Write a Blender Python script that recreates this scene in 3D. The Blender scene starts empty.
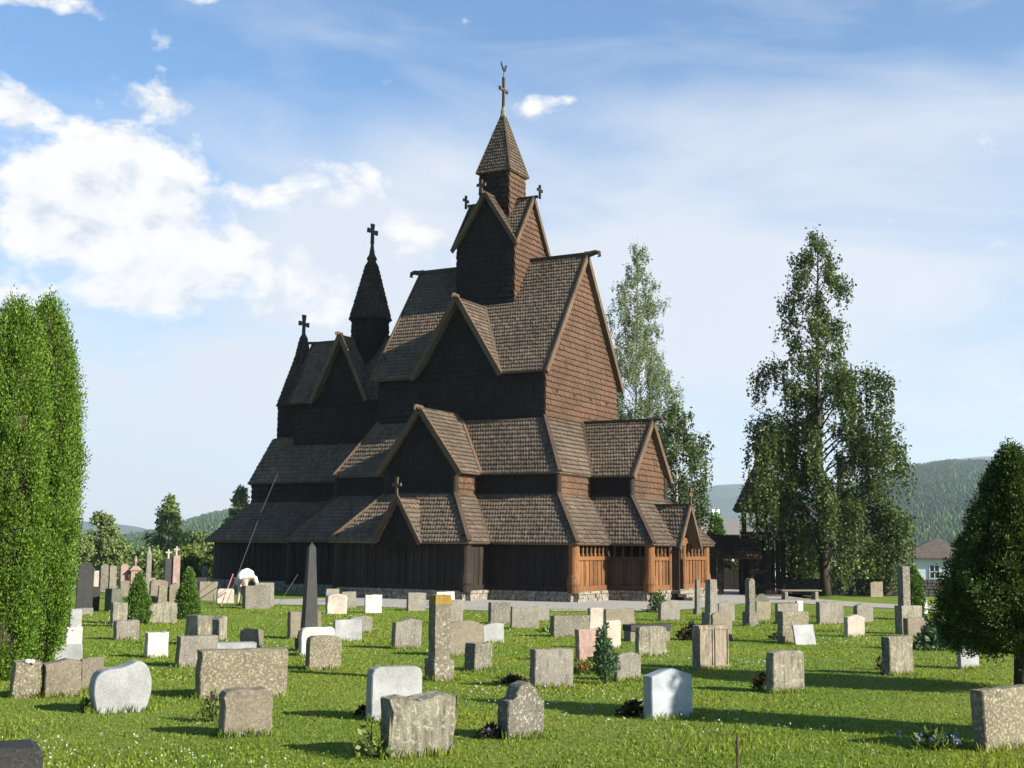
import bpy, math, random
import numpy as np
from mathutils import Vector, Matrix
R = math.radians
SC = bpy.context.scene
COL = SC.collection
rng = np.random.default_rng(7)
random.seed(7)
F, PITCH, ROLL, EYE = 1236.3, 7.42, 0.588, 2.5
K = 0.862
SUN_A, SUN_E = 63.0, 25.0

# ------------------------------------------------------------------ terrain
def sm(t):
    t = min(1.0, max(0.0, t)); return t * t * (3 - 2 * t)
def ground(x, y):
    z = 0.85 * (1 - y / 50.0) if y < 40 else 0.17 * (1 - sm((y - 40) / 20.0)) 
    if y < 0: z = 0.85 + 0.01 * min(-y, 60) * 0
    if y > 72: z -= 1.5 * sm((y - 72) / 40.0)
    if y > 130: z -= 6.0 * sm((y - 130) / 500.0)
    return z
# ------------------------------------------------------------------ camera (world = metres, looks along +Y)
cam = bpy.data.cameras.new('camera'); camo = bpy.data.objects.new('camera', cam); COL.objects.link(camo)
fw = Vector((0, math.cos(R(PITCH)), math.sin(R(PITCH)))); rt = Vector((1, 0, 0)); up = rt.cross(fw)
rt2 = rt * math.cos(R(ROLL)) + up * math.sin(R(ROLL)); up2 = up * math.cos(R(ROLL)) - rt * math.sin(R(ROLL))
camo.matrix_world = Matrix(((rt2.x, up2.x, -fw.x, 0), (rt2.y, up2.y, -fw.y, 0), (rt2.z, up2.z, -fw.z, EYE), (0, 0, 0, 1)))
cam.sensor_width = 36; cam.lens = F / 1024 * 36; cam.clip_start = 0.1; cam.clip_end = 30000
SC.camera = camo
def ray(px, py):
    return (fw * F + rt2 * (px - 512) + up2 * (384 - py)).normalized()
def gpt(px, py):
    """where the sight line through a point of the photograph meets the ground"""
    d = ray(px, py); t = 2.0; st = 0.02
    while t < 400:
        p = Vector((0, 0, EYE)) + d * t
        if p.z <= ground(p.x, p.y): return p
        t += st * (1 + t * 0.02)
    return p
def dpt(px, py, depth):
    d = ray(px, py); return Vector((0, 0, EYE)) + d * (depth / d.y)
def on_g(px, depth):
    p = dpt(px, 545, depth); return Vector((p.x, p.y, ground(p.x, p.y)))

# ------------------------------------------------------------------ objects
def tag(o, label=None, cat=None, group=None, kind=None):
    if label: o['label'] = label
    if cat: o['category'] = cat
    if group: o['group'] = group
    if kind: o['kind'] = kind
    return o
def empty(name, loc=(0, 0, 0), rz=0.0, parent=None):
    o = bpy.data.objects.new(name, None); COL.objects.link(o)
    o.location = loc; o.rotation_euler = (0, 0, rz); o.parent = parent
    o.empty_display_size = 0.2
    return o
class MB:
    def __init__(s, k=1.0): s.v = []; s.f = []; s.n = 0; s.k = k
    def add(s, vs, fs):
        vs = np.asarray(vs, float).reshape(-1, 3); s.v.append(vs)
        for f in fs: s.f.append([i + s.n for i in f])
        s.n += len(vs)
    def box(s, c, d, rz=0.0, taper=1.0):
        x, y, z = d[0] / 2, d[1] / 2, d[2] / 2; vs = []
        for zz, t in ((-z, 1), (z, taper)):
            for a, b in ((-x, -y), (x, -y), (x, y), (-x, y)):
                a *= t; b *= t
                vs.append((c[0] + a * math.cos(rz) - b * math.sin(rz), c[1] + a * math.sin(rz) + b * math.cos(rz), c[2] + zz))
        s.add(vs, [(3, 2, 1, 0), (4, 5, 6, 7), (0, 1, 5, 4), (1, 2, 6, 5), (2, 3, 7, 6), (3, 0, 4, 7)])
    def beam(s, p, q, w, h, upv=(0, 0, 1)):
        p = Vector(p); q = Vector(q); d = (q - p).normalized(); u = Vector(upv)
        sd = d.cross(u).normalized(); u = sd.cross(d)
        vs = []
        for e in (p, q):
            for a, b in ((-1, -1), (1, -1), (1, 1), (-1, 1)): vs.append(e + sd * a * w / 2 + u * b * h / 2)
        s.add([tuple(v) for v in vs], [(3, 2, 1, 0), (4, 5, 6, 7), (0, 1, 5, 4), (1, 2, 6, 5), (2, 3, 7, 6), (3, 0, 4, 7)])
    def tube(s, pts, rad, n=8, caps=True):
        pts = [Vector(p) for p in pts]; m = len(pts)
        if not hasattr(rad, '__len__'): rad = [rad] * m
        vs = []; prev = None
        for i, p in enumerate(pts):
            d = (pts[min(i + 1, m - 1)] - pts[max(i - 1, 0)]).normalized()
            a = Vector((1, 0, 0)) if abs(d.x) < 0.8 else Vector((0, 1, 0))
            if prev is not None: a = prev
            b = d.cross(a).normalized(); a = b.cross(d).normalized(); prev = a
            for j in range(n):
                t = 2 * math.pi * j / n; vs.append(tuple(p + (a * math.cos(t) + b * math.sin(t)) * rad[i]))
        fs = []
        for i in range(m - 1):
            for j in range(n): fs.append((i * n + j, i * n + (j + 1) % n, (i + 1) * n + (j + 1) % n, (i + 1) * n + j))
        if caps: fs.append(tuple(range(n - 1, -1, -1))); fs.append(tuple(range((m - 1) * n, m * n)))
        s.add(vs, fs)
    def prism(s, poly, off):
        """solid: polygon pushed along vector off"""
        n = len(poly); P = [Vector(p) for p in poly]; o = Vector(off)
        vs = [tuple(p) for p in P] + [tuple(p + o) for p in P]
        fs = [tuple(range(n)), tuple(range(2 * n - 1, n - 1, -1))] + [(i, i + n, (i + 1) % n + n, (i + 1) % n) for i in range(n)]
        s.add(vs, fs)
    def raw(s, V, Fc):
        """V (n,3) array, Fc (m,k) array of equal faces"""
        s.v.append(np.asarray(V, float)); s.f.extend((np.asarray(Fc) + s.n).tolist()); s.n += len(V)
    def build(s, name, mat, parent=None, loc=None, smooth=False):
        me = bpy.data.meshes.new(name)
        V = np.concatenate(s.v) * s.k
        me.from_pydata(V.tolist(), [], s.f)
        if smooth: me.polygons.foreach_set('use_smooth', [True] * len(me.polygons))
        me.materials.append(mat); me.update()
        o = bpy.data.objects.new(name, me); COL.objects.link(o); o.parent = parent
        if loc is not None: o.location = loc
        return o
def fast(name, V, nper, mat, parent=None, smooth=False):
    """V (n*nper,3) separate polygons of nper corners each"""
    V = np.ascontiguousarray(V, dtype=np.float32); n = len(V) // nper
    me = bpy.data.meshes.new(name); me.vertices.add(len(V)); me.vertices.foreach_set('co', V.ravel())
    me.loops.add(len(V)); me.loops.foreach_set('vertex_index', np.arange(len(V), dtype=np.int32))
    me.polygons.add(n); me.polygons.foreach_set('loop_start', np.arange(0, len(V), nper, dtype=np.int32))
    me.polygons.foreach_set('loop_total', np.full(n, nper, dtype=np.int32))
    me.materials.append(mat); me.update(calc_edges=True)
    o = bpy.data.objects.new(name, me); COL.objects.link(o); o.parent = parent
    return o

# ------------------------------------------------------------------ materials
def new_mat(name):
    m = bpy.data.materials.new(name); m.use_nodes = True; nt = m.node_tree
    b = nt.nodes['Principled BSDF']; return m, nt, b
def N(nt, t, **kw):
    n = nt.nodes.new(t)
    for k_, v in kw.items():
        if k_ in n.inputs: n.inputs[k_].default_value = v
        else: setattr(n, k_, v)
    return n
def ramp(nt, fac, stops):
    r = nt.nodes.new('ShaderNodeValToRGB'); e = r.color_ramp.elements
    while len(e) < len(stops): e.new(0.5)
    for i, (p, c) in enumerate(stops):
        e[i].position = p; e[i].color = (c[0], c[1], c[2], 1) if hasattr(c, '__len__') else (c, c, c, 1)
    nt.links.new(fac, r.inputs[0]); return r
def mixc(nt, fac, a, b, mode='MIX'):
    m = nt.nodes.new('ShaderNodeMix'); m.data_type = 'RGBA'; m.blend_type = mode
    for sock, v in ((m.inputs[0], fac), (m.inputs[6], a), (m.inputs[7], b)):
        if isinstance(v, bpy.types.NodeSocket): nt.links.new(v, sock)
        elif hasattr(v, '__len__'): sock.default_value = (v[0], v[1], v[2], 1)
        else: sock.default_value = v
    return m.outputs[2]
def noise(nt, scale, detail=4, rough=0.55, vec=None, dist=0.0):
    n = N(nt, 'ShaderNodeTexNoise', Scale=scale, Detail=detail, Roughness=rough, Distortion=dist)
    if vec is not None: nt.links.new(vec, n.inputs['Vector'])
    return n.outputs[0]
def mapping(nt, scale, coord='Object'):
    tc = nt.nodes.new('ShaderNodeTexCoord'); mp = nt.nodes.new('ShaderNodeMapping')
    mp.inputs['Scale'].default_value = scale; nt.links.new(tc.outputs[coord], mp.inputs[0]); return mp.outputs[0]
def bump(nt, b, h, strength=0.3, dist=0.02):
    bp = N(nt, 'ShaderNodeBump', Strength=strength, Distance=dist)
    nt.links.new(h, bp.inputs['Height']); nt.links.new(bp.outputs[0], b.inputs['Normal'])
AL = 0.74
def al(c, k=1.0): return tuple(v * AL * k for v in c)
def wood(name, dark, lite, scale=(3, 3, 0.6), island=True, iv=(0.6, 1.3), rough=0.75, patch=None, grain=0.4):
    dark = al(dark); lite = al(lite)
    m, nt, b = new_mat(name)
    v = mapping(nt, scale); n1 = noise(nt, 6, 6, 0.65, v); c = ramp(nt, n1, [(0.3, dark), (0.72, lite)]).outputs[0]
    if island:
        g = nt.nodes.new('ShaderNodeNewGeometry'); r = ramp(nt, g.outputs['Random Per Island'], [(0, iv[0]), (1, iv[1])]).outputs[0]
        c = mixc(nt, 0.85, c, r, 'MULTIPLY')
    n2 = noise(nt, 0.55, 5, 0.6, mapping(nt, (1, 1, 1)))
    c = mixc(nt, 0.8, c, ramp(nt, n2, [(0.3, 0.6), (0.7, 1.25)]).outputs[0], 'MULTIPLY')
    if patch:
        n3 = noise(nt, 0.8, 6, 0.7, mapping(nt, (1, 1, 1)))
        c = mixc(nt, ramp(nt, n3, [(0.48, 0.0), (0.66, 1.0)]).outputs[0], c, patch)
    nt.links.new(c, b.inputs['Base Color']); b.inputs['Roughness'].default_value = rough
    b.inputs['Specular IOR Level'].default_value = 0.25
    bump(nt, b, noise(nt, 14, 6, 0.7, mapping(nt, (scale[0] * 2, scale[1] * 2, scale[2]))), grain, 0.02)
    return m
M = {}
M['roof'] = wood('weathered_roof_shingle', (0.06, 0.043, 0.031), (0.32, 0.238, 0.17), (4, 4, 1.5), patch=(0.12, 0.095, 0.065))
M['wallsh'] = wood('tarred_wall_shingle', (0.012, 0.008, 0.006), (0.042, 0.026, 0.017), (3, 3, 0.8))  # shaded copy of the tarred wall shingle, darkened for faces out of the sun
M['sunwall'] = wood('sunlit_wall_shingle', (0.045, 0.026, 0.015), (0.19, 0.1, 0.052), (3, 3, 0.8), iv=(0.82, 1.15))  # lit copy of the wall shingle, sunlight put into its colour
M['tar'] = wood('black_tarred_timber', (0.012, 0.008, 0.006), (0.04, 0.026, 0.017), (3, 3, 0.4))
M['trim'] = wood('brown_barge_timber', (0.055, 0.035, 0.021), (0.2, 0.13, 0.078), (4, 4, 1))
M['cap'] = wood('dark_hip_timber', (0.04, 0.026, 0.017), (0.11, 0.072, 0.045), (4, 4, 1))
M['orange'] = wood('orange_oiled_boards', (0.075, 0.034, 0.013), (0.33, 0.145, 0.047), (5, 5, 0.35))
M['iron'] = wood('black_wrought_iron', (0.01, 0.01, 0.01), (0.03, 0.028, 0.026), island=False, rough=0.5)

SK = 0.72
def stone_mat(name, a, b_, lichen=None, amount=0.5, spot=24, gr=60, rough=0.85, bm=0.6, stain=None, stainamt=0.5, lich2=None):
    a = al(a, SK); b_ = al(b_, SK); lichen = lichen and al(lichen, SK); stain = stain and al(stain, SK); lich2 = lich2 and al(lich2, SK)
    m, nt, b = new_mat(name)
    v = mapping(nt, (1, 1, 1)); oi = nt.nodes.new('ShaderNodeObjectInfo')
    ad = nt.nodes.new('ShaderNodeVectorMath'); ad.operation = 'ADD'; nt.links.new(v, ad.inputs[0])
    mu = nt.nodes.new('ShaderNodeVectorMath'); mu.operation = 'SCALE'; nt.links.new(oi.outputs['Location'], mu.inputs[0]); mu.inputs['Scale'].default_value = 3.7
    nt.links.new(mu.outputs[0], ad.inputs[1]); v = ad.outputs[0]
    c = ramp(nt, noise(nt, gr, 3, 0.7, v), [(0.32, a), (0.68, b_)]).outputs[0]
    c = mixc(nt, 0.8, c, ramp(nt, noise(nt, 3, 5, 0.65, v), [(0.25, 0.55), (0.7, 1.2)]).outputs[0], 'MULTIPLY')
    if stain:
        mp = nt.nodes.new('ShaderNodeMapping'); mp.inputs['Scale'].default_value = (9, 9, 1.2); nt.links.new(v, mp.inputs[0])
        s_ = ramp(nt, noise(nt, 2.2, 6, 0.7, mp.outputs[0]), [(0.62 - stainamt * 0.3, 0.0), (0.72, 1.0)]).outputs[0]
        c = mixc(nt, s_, c, stain)
    if lichen:
        n1 = noise(nt, spot, 5, 0.6, v, 0.4)
        l1 = ramp(nt, n1, [(0.60 - amount * 0.13, 0.0), (0.72 - amount * 0.13, 0.8)]).outputs[0]
        c = mixc(nt, l1, c, lichen)
        n2 = noise(nt, spot * 0.45, 5, 0.65, v, 0.8)
        l2 = ramp(nt, n2, [(0.64 - amount * 0.12, 0.0), (0.78 - amount * 0.12, 0.7)]).outputs[0]
        c = mixc(nt, l2, c, lich2 or tuple(x * 0.8 for x in lichen))
    nt.links.new(c, b.inputs['Base Color']); b.inputs['Roughness'].default_value = rough
    b.inputs['Specular IOR Level'].default_value = 0.3
    bump(nt, b, noise(nt, gr * 0.5, 6, 0.75, v), bm, 0.012)
    return m
S = {}
S['grey'] = stone_mat('grey_granite', (0.2, 0.18, 0.145), (0.42, 0.385, 0.31), (0.52, 0.48, 0.37), 0.35, 26, stain=(0.13, 0.11, 0.09), stainamt=0.3)
S['lichen'] = stone_mat('lichened_granite', (0.16, 0.13, 0.09), (0.33, 0.28, 0.19), (0.58, 0.54, 0.36), 0.7, 34, lich2=(0.42, 0.38, 0.2))
S['spotted'] = stone_mat('white_spotted_granite', (0.13, 0.115, 0.085), (0.28, 0.25, 0.19), (0.66, 0.63, 0.52), 0.45, 38)
S['brown'] = stone_mat('brown_sandstone', (0.2, 0.165, 0.115), (0.36, 0.305, 0.22), (0.48, 0.43, 0.32), 0.25, 30, gr=45)
S['rough'] = stone_mat('rough_weathered_granite', (0.28, 0.25, 0.18), (0.5, 0.46, 0.34), (0.6, 0.56, 0.42), 0.4, 20, stain=(0.1, 0.085, 0.06), stainamt=0.75, bm=1.0)
S['white'] = stone_mat('white_marble', (0.7, 0.66, 0.58), (0.85, 0.8, 0.72), (0.5, 0.46, 0.38), 0.15, 18, bm=0.3)
S['polish'] = stone_mat('pale_speckled_granite', (0.3, 0.305, 0.3), (0.58, 0.585, 0.575), gr=110, rough=0.6, bm=0.15)
S['blue'] = stone_mat('blue_white_marble', (0.42, 0.45, 0.48), (0.54, 0.57, 0.6), (0.36, 0.38, 0.4), 0.2, 9, rough=0.6, bm=0.2)  # blue shade on this stone is put into its lowered, bluish colour
S['pink'] = stone_mat('pink_granite', (0.36, 0.22, 0.18), (0.6, 0.42, 0.35), (0.62, 0.54, 0.45), 0.2, 30, stain=(0.2, 0.14, 0.11), stainamt=0.2)
S['pale'] = stone_mat('pale_pink_limestone', (0.55, 0.46, 0.38), (0.7, 0.6, 0.5), gr=50, bm=0.3, stain=(0.4, 0.33, 0.26), stainamt=0.15)
S['dark'] = stone_mat('black_granite', (0.02, 0.02, 0.018), (0.05, 0.048, 0.043), (0.13, 0.12, 0.09), 0.15, 30, rough=0.6)
S['green'] = stone_mat('greenish_slate', (0.1, 0.11, 0.075), (0.2, 0.2, 0.14), gr=30)
S['stained'] = stone_mat('stained_cream_marble', (0.45, 0.37, 0.26), (0.62, 0.52, 0.38), (0.3, 0.24, 0.16), 0.5, 12, stain=(0.1, 0.075, 0.05), stainamt=0.7)
S['orange'] = stone_mat('orange_lichened_granite', (0.15, 0.13, 0.09), (0.32, 0.28, 0.2), (0.62, 0.58, 0.45), 0.5, 20)
S['rubble'] = stone_mat('rubble_stone', (0.13, 0.115, 0.09), (0.5, 0.45, 0.35), (0.58, 0.53, 0.42), 0.3, 5, gr=12)

def leaf_mat(name, cols, trans=0.35, rough=0.55, big=None):
    cols = [al(c_) for c_ in cols]
    m, nt, b = new_mat(name)
    g = nt.nodes.new('ShaderNodeNewGeometry')
    st = [(i / (len(cols) - 1), c) for i, c in enumerate(cols)]
    c = ramp(nt, g.outputs['Random Per Island'], st).outputs[0]
    if big:
        n = noise(nt, big[0], 3, 0.6, mapping(nt, (1, 1, 1)))
        c = mixc(nt, ramp(nt, n, [(0.4, 0.0), (0.62, 1.0)]).outputs[0], c, mixc(nt, 1.0, c, big[1], 'MULTIPLY'))
    nt.links.new(c, b.inputs['Base Color']); b.inputs['Roughness'].default_value = rough; b.inputs['Specular IOR Level'].default_value = 0.25
    tr = nt.nodes.new('ShaderNodeBsdfTranslucent'); nt.links.new(c, tr.inputs[0])
    mx = nt.nodes.new('ShaderNodeMixShader'); mx.inputs[0].default_value = trans
    nt.links.new(b.outputs[0], mx.inputs[1]); nt.links.new(tr.outputs[0], mx.inputs[2])
    nt.links.new(mx.outputs[0], nt.nodes['Material Output'].inputs[0]); return m
M['birchleaf'] = leaf_mat('birch_leaves', [(0.03, 0.055, 0.015), (0.08, 0.125, 0.026), (0.15, 0.21, 0.045)])
M['paleleaf'] = leaf_mat('pale_birch_leaves', [(0.12, 0.16, 0.06), (0.18, 0.24, 0.09), (0.27, 0.33, 0.14)])
M['farleaf'] = leaf_mat('far_tree_leaves', [(0.12, 0.17, 0.05), (0.2, 0.27, 0.08), (0.3, 0.38, 0.12)])
M['thuja'] = leaf_mat('thuja_sprays', [(0.04, 0.095, 0.01), (0.1, 0.19, 0.016), (0.21, 0.33, 0.032)], 0.25)
M['yew'] = leaf_mat('dark_conifer_needles', [(0.02, 0.045, 0.01), (0.045, 0.09, 0.014), (0.16, 0.24, 0.035)], 0.2)
M['spruce'] = leaf_mat('dwarf_spruce_needles', [(0.05, 0.11, 0.02), (0.11, 0.2, 0.03), (0.2, 0.3, 0.055)], 0.2)
M['shrubleaf'] = leaf_mat('shrub_leaves', [(0.09, 0.14, 0.025), (0.15, 0.22, 0.04), (0.24, 0.3, 0.07)])
M['silver'] = leaf_mat('blue_green_needles', [(0.06, 0.12, 0.05), (0.12, 0.19, 0.08)], 0.2)
M['grass'] = leaf_mat('grass_blades', [(0.12, 0.185, 0.016), (0.18, 0.275, 0.025), (0.27, 0.37, 0.048)], 0.45, big=(0.35, (1.45, 1.15, 0.9)))
M['redflower'] = leaf_mat('red_petals', [(0.5, 0.03, 0.02), (0.75, 0.08, 0.03)], 0.2)
M['yelflower'] = leaf_mat('yellow_petals', [(0.7, 0.35, 0.03), (0.8, 0.5, 0.05)], 0.2)
M['purple'] = leaf_mat('purple_petals', [(0.12, 0.03, 0.1), (0.25, 0.06, 0.2)], 0.2)
M['lilac'] = leaf_mat('lilac_petals', [(0.25, 0.28, 0.5), (0.4, 0.42, 0.62)], 0.2)
M['darkplant'] = leaf_mat('dark_red_leaves', [(0.02, 0.018, 0.01), (0.045, 0.022, 0.014), (0.045, 0.08, 0.018)], 0.15)
M['clover'] = leaf_mat('clover_heads', [(0.5, 0.5, 0.38), (0.75, 0.73, 0.65)], 0.1)
M['barkw'] = stone_mat('white_birch_bark', (0.45, 0.42, 0.38), (0.62, 0.6, 0.55), (0.06, 0.05, 0.045), 0.35, 6, gr=8)
M['bark'] = wood('brown_bark', (0.035, 0.025, 0.018), (0.1, 0.075, 0.05), (6, 6, 1), island=False, grain=0.9)

def plain(name, col, rough=0.7, var=0.25, sc=4):
    col = al(col)
    m, nt, b = new_mat(name)
    c = mixc(nt, 1.0, col, ramp(nt, noise(nt, sc, 5, 0.6, mapping(nt, (1, 1, 1))), [(0.3, 1 - var), (0.7, 1 + var)]).outputs[0], 'MULTIPLY')
    nt.links.new(c, b.inputs['Base Color']); b.inputs['Roughness'].default_value = rough
    bump(nt, b, noise(nt, sc * 6, 5, 0.6, mapping(nt, (1, 1, 1))), 0.2, 0.01); return m
M['whitewall'] = plain('white_painted_boards', (0.72, 0.76, 0.8), var=0.05)
M['glass'] = plain('dark_window_glass', (0.03, 0.035, 0.04), 0.1, 0.1)
M['tile'] = plain('old_roof_tiles', (0.11, 0.085, 0.065), 0.8, 0.35, 3)
M['greyroof'] = plain('grey_slate_roof', (0.14, 0.13, 0.125), 0.8, 0.2, 3)
M['skin'] = plain('skin', (0.55, 0.33, 0.24), 0.55, 0.08)
M['shirt'] = plain('white_cotton', (0.8, 0.78, 0.74), 0.85, 0.05)
M['trouser'] = plain('beige_trousers', (0.5, 0.36, 0.3), 0.85, 0.1)
M['hair'] = plain('brown_hair', (0.05, 0.03, 0.02), 0.6, 0.3)
M['rope'] = plain('grey_rope', (0.1, 0.085, 0.07), 0.8, 0.3)
M['pinkrope'] = plain('pink_rope', (0.6, 0.2, 0.18), 0.8, 0.2)
M['void'] = plain('dark_interior', (0.012, 0.01, 0.008), 0.9, 0.1)
M['fence'] = wood('grey_fence_boards', (0.1, 0.09, 0.07), (0.26, 0.23, 0.18), (5, 5, 0.5))

# ground material
def ground_mat():
    m, nt, b = new_mat('lawn_ground')
    v = mapping(nt, (1, 1, 1))
    c = ramp(nt, noise(nt, 9, 6, 0.75, v), [(0.3, (0.06, 0.105, 0.012)), (0.7, (0.16, 0.24, 0.03))]).outputs[0]
    c = mixc(nt, ramp(nt, noise(nt, 0.22, 5, 0.65, v), [(0.42, 0.0), (0.62, 0.7)]).outputs[0], c, (0.19, 0.22, 0.045))
    vo = N(nt, 'ShaderNodeTexVoronoi', Scale=7.0); nt.links.new(v, vo.inputs['Vector'])
    dots = ramp(nt, vo.outputs['Distance'], [(0.06, 1.0), (0.12, 0.0)]).outputs[0]
    pm = ramp(nt, noise(nt, 0.4, 4, 0.6, v), [(0.52, 0.0), (0.6, 1.0)]).outputs[0]
    c = mixc(nt, mixc(nt, 1.0, dots, pm, 'MULTIPLY'), c, (0.55, 0.56, 0.42))
    # far fields and woods
    nt.links.new(c, b.inputs['Base Color']); b.inputs['Roughness'].default_value = 0.9; b.inputs['Specular IOR Level'].default_value = 0.1
    bump(nt, b, noise(nt, 30, 6, 0.8, v), 0.9, 0.06); return m
M['lawn'] = ground_mat()
M['gravel'] = stone_mat('pale_gravel', (0.46, 0.42, 0.36), (0.68, 0.63, 0.55), gr=40, bm=0.8)
def hill_mat(name, a, b_, sc):
    m, nt, b = new_mat(name); v = mapping(nt, (1, 1, 1))
    c = ramp(nt, noise(nt, sc, 8, 0.7, v), [(0.35, a), (0.65, b_)]).outputs[0]
    nt.links.new(c, b.inputs['Base Color']); b.inputs['Roughness'].default_value = 0.95; b.inputs['Specular IOR Level'].default_value = 0.05; return m
M['hill'] = hill_mat('wooded_hillside', (0.02, 0.045, 0.012), (0.07, 0.11, 0.025), 0.02)
M['farhill'] = hill_mat('far_hillside', (0.02, 0.04, 0.015), (0.05, 0.08, 0.025), 0.006)
M['wood1'] = leaf_mat('hill_forest', [(0.012, 0.04, 0.012), (0.03, 0.075, 0.016), (0.075, 0.14, 0.025)], 0.1, 0.9, big=(0.006, (1.7, 1.5, 1.1)))

# ------------------------------------------------------------------ world, sun
def world():
    w = bpy.data.worlds.new('World'); SC.world = w; w.use_nodes = True; nt = w.node_tree
    bg = nt.nodes['Background']; sky = nt.nodes.new('ShaderNodeTexSky'); sky.sky_type = 'NISHITA'
    sky.sun_disc = False; sky.sun_elevation = R(SUN_E); sky.sun_rotation = R(180 - SUN_A); sky.altitude = 100
    sky.air_density = 1.0; sky.dust_density = 0.6; sky.ozone_density = 2.0
    tc = nt.nodes.new('ShaderNodeTexCoord'); sep = nt.nodes.new('ShaderNodeSeparateXYZ'); nt.links.new(tc.outputs['Generated'], sep.inputs[0])
    def mth(op, a, b=None, c=None):
        m = nt.nodes.new('ShaderNodeMath'); m.operation = op
        for i, v in enumerate((a, b, c)):
            if v is None: continue
            if isinstance(v, bpy.types.NodeSocket): nt.links.new(v, m.inputs[i])
            else: m.inputs[i].default_value = v
        return m.outputs[0]
    az = mth('ARCTAN2', sep.outputs[0], sep.outputs[1]); el = mth('ARCSINE', sep.outputs[2])
    def azel(px, py):
        d = ray(px, py); return math.atan2(d.x, d.y), math.asin(d.z)
    def blob(px, py, rx, ry, amp):
        a0, e0 = azel(px, py)
        u = mth('DIVIDE', mth('SUBTRACT', az, a0), rx / F); v = mth('DIVIDE', mth('SUBTRACT', el, e0), ry / F)
        q = mth('ADD', mth('MULTIPLY', u, u), mth('MULTIPLY', v, v))
        return mth('MULTIPLY', mth('EXPONENT', mth('MULTIPLY', q, -1.0)), amp)
    def total(bl):
        s = None
        for b_ in bl:
            x = blob(*b_); s = x if s is None else mth('ADD', s, x)
        return s
    comb = nt.nodes.new('ShaderNodeCombineXYZ'); nt.links.new(az, comb.inputs[0]); nt.links.new(mth('MULTIPLY', el, 1.5), comb.inputs[1])
    cum = total([(22, 108, 36, 24, .6), (130, 165, 70, 46, .6), (165, 105, 55, 16, .42), (45, 205, 85, 40, .45), (130, 235, 115, 42, .72), (190, 262, 50, 24, .45),
                 (150, 300, 85, 16, .56), (10, 300, 40, 14, .4), (30, 2, 90, 12, .5), (210, 0, 40, 8, .4), (80, 135, 14, 10, .3),
                 (530, 104, 20, 12, .3), (575, 100, 18, 10, .25), (300, 285, 60, 26, .42), (410, 235, 60, 34, .36), (350, 180, 60, 20, .34), (270, 200, 40, 14, .3), (330, 320, 50, 20, .3), (750, 375, 30, 16, .3), (1010, 390, 30, 10, .2)])
    n1 = noise(nt, 15, 10, 0.62, comb.outputs[0], 0.15)
    dens = mth('ADD', cum, mth('MULTIPLY', mth('SUBTRACT', n1, 0.5), 1.65))
    cm = ramp(nt, dens, [(0.24, 0.0), (0.46, 1.0)]).outputs[0]
    # shading of the cumulus: greyer undersides
    comb2 = nt.nodes.new('ShaderNodeCombineXYZ'); nt.links.new(mth('ADD', az, -0.012), comb2.inputs[0]); nt.links.new(mth('MULTIPLY', mth('ADD', el, 0.014), 1.5), comb2.inputs[1])
    n2 = noise(nt, 15, 10, 0.62, comb2.outputs[0], 0.15)
    shd = ramp(nt, mth('ADD', mth('MULTIPLY', mth('SUBTRACT', n1, n2), 2.6), 0.55), [(0.1, (0.68, 0.73, 0.81)), (0.45, (0.93, 0.93, 0.94)), (0.66, (1.0, 0.98, 0.95))]).outputs[0]
    # thin high cloud, streaky
    comb3 = nt.nodes.new('ShaderNodeCombineXYZ'); nt.links.new(mth('ADD', mth('MULTIPLY', az, 1.0), mth('MULTIPLY', el, 0.9)), comb3.inputs[0]); nt.links.new(mth('MULTIPLY', el, 3.4), comb3.inputs[1])
    n3 = noise(nt, 4.2, 9, 0.58, comb3.outputs[0], 0.6)
    thin = total([(860, 230, 330, 110, .5), (640, 330, 300, 120, .35), (300, 210, 190, 90, .2), (950, 120, 200, 60, .25), (700, 120, 200, 30, .1), (430, 40, 200, 20, .1), (150, 400, 400, 70, .4), (330, 260, 110, 90, .55), (440, 180, 90, 60, .3), (330, 50, 260, 40, -.12), (850, 40, 260, 40, -.1), (600, 160, 260, 120, .15)])
    hz = ramp(nt, el, [(0.0, 1.0), (0.28, 0.12), (0.5, 0.0)]).outputs[0]
    tm = ramp(nt, mth('ADD', mth('ADD', thin, mth('MULTIPLY', hz, 0.72)), mth('MULTIPLY', mth('SUBTRACT', n3, 0.5), 1.3)), [(0.0, 0.0), (0.85, 0.9)]).outputs[0]
    base = mixc(nt, 1.0, sky.outputs[0], (0.95, 1.27, 1.48), 'MULTIPLY')
    CL = 6.9
    tm = mth('MULTIPLY', tm, ramp(nt, mth('ABSOLUTE', mth('DIVIDE', az, 3.1416)), [(0.3, 1.0), (0.6, 0.1)]).outputs[0])
    thc = mixc(nt, hz, (CL * 0.87, CL * 0.91, CL * 0.98), (CL * 0.95, CL * 0.94, CL * 0.94))
    c = mixc(nt, tm, base, thc)
    cc = mixc(nt, 1.0, shd, (CL * 1.14, CL * 1.14, CL * 1.14), 'MULTIPLY')
    c = mixc(nt, cm, c, cc)
    nt.links.new(c, bg.inputs[0]); bg.inputs[1].default_value = 0.05
    s = Vector((math.sin(R(SUN_A)) * math.cos(R(SUN_E)), -math.cos(R(SUN_A)) * math.cos(R(SUN_E)), math.sin(R(SUN_E))))
    l = bpy.data.lights.new('sun', 'SUN'); l.energy = 5.0; l.angle = R(0.53); l.color = (1.0, 0.93, 0.82)
    lo = bpy.data.objects.new('sun', l); COL.objects.link(lo); lo.rotation_euler = s.to_track_quat('Z', 'Y').to_euler(); lo.location = s * 200
world()
vs_ = SC.view_settings; vs_.view_transform = 'Standard'; vs_.look = 'None'; vs_.exposure = 1.45; vs_.gamma = 1; vs_.use_curve_mapping = False
SC.render.engine = 'CYCLES'

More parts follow.
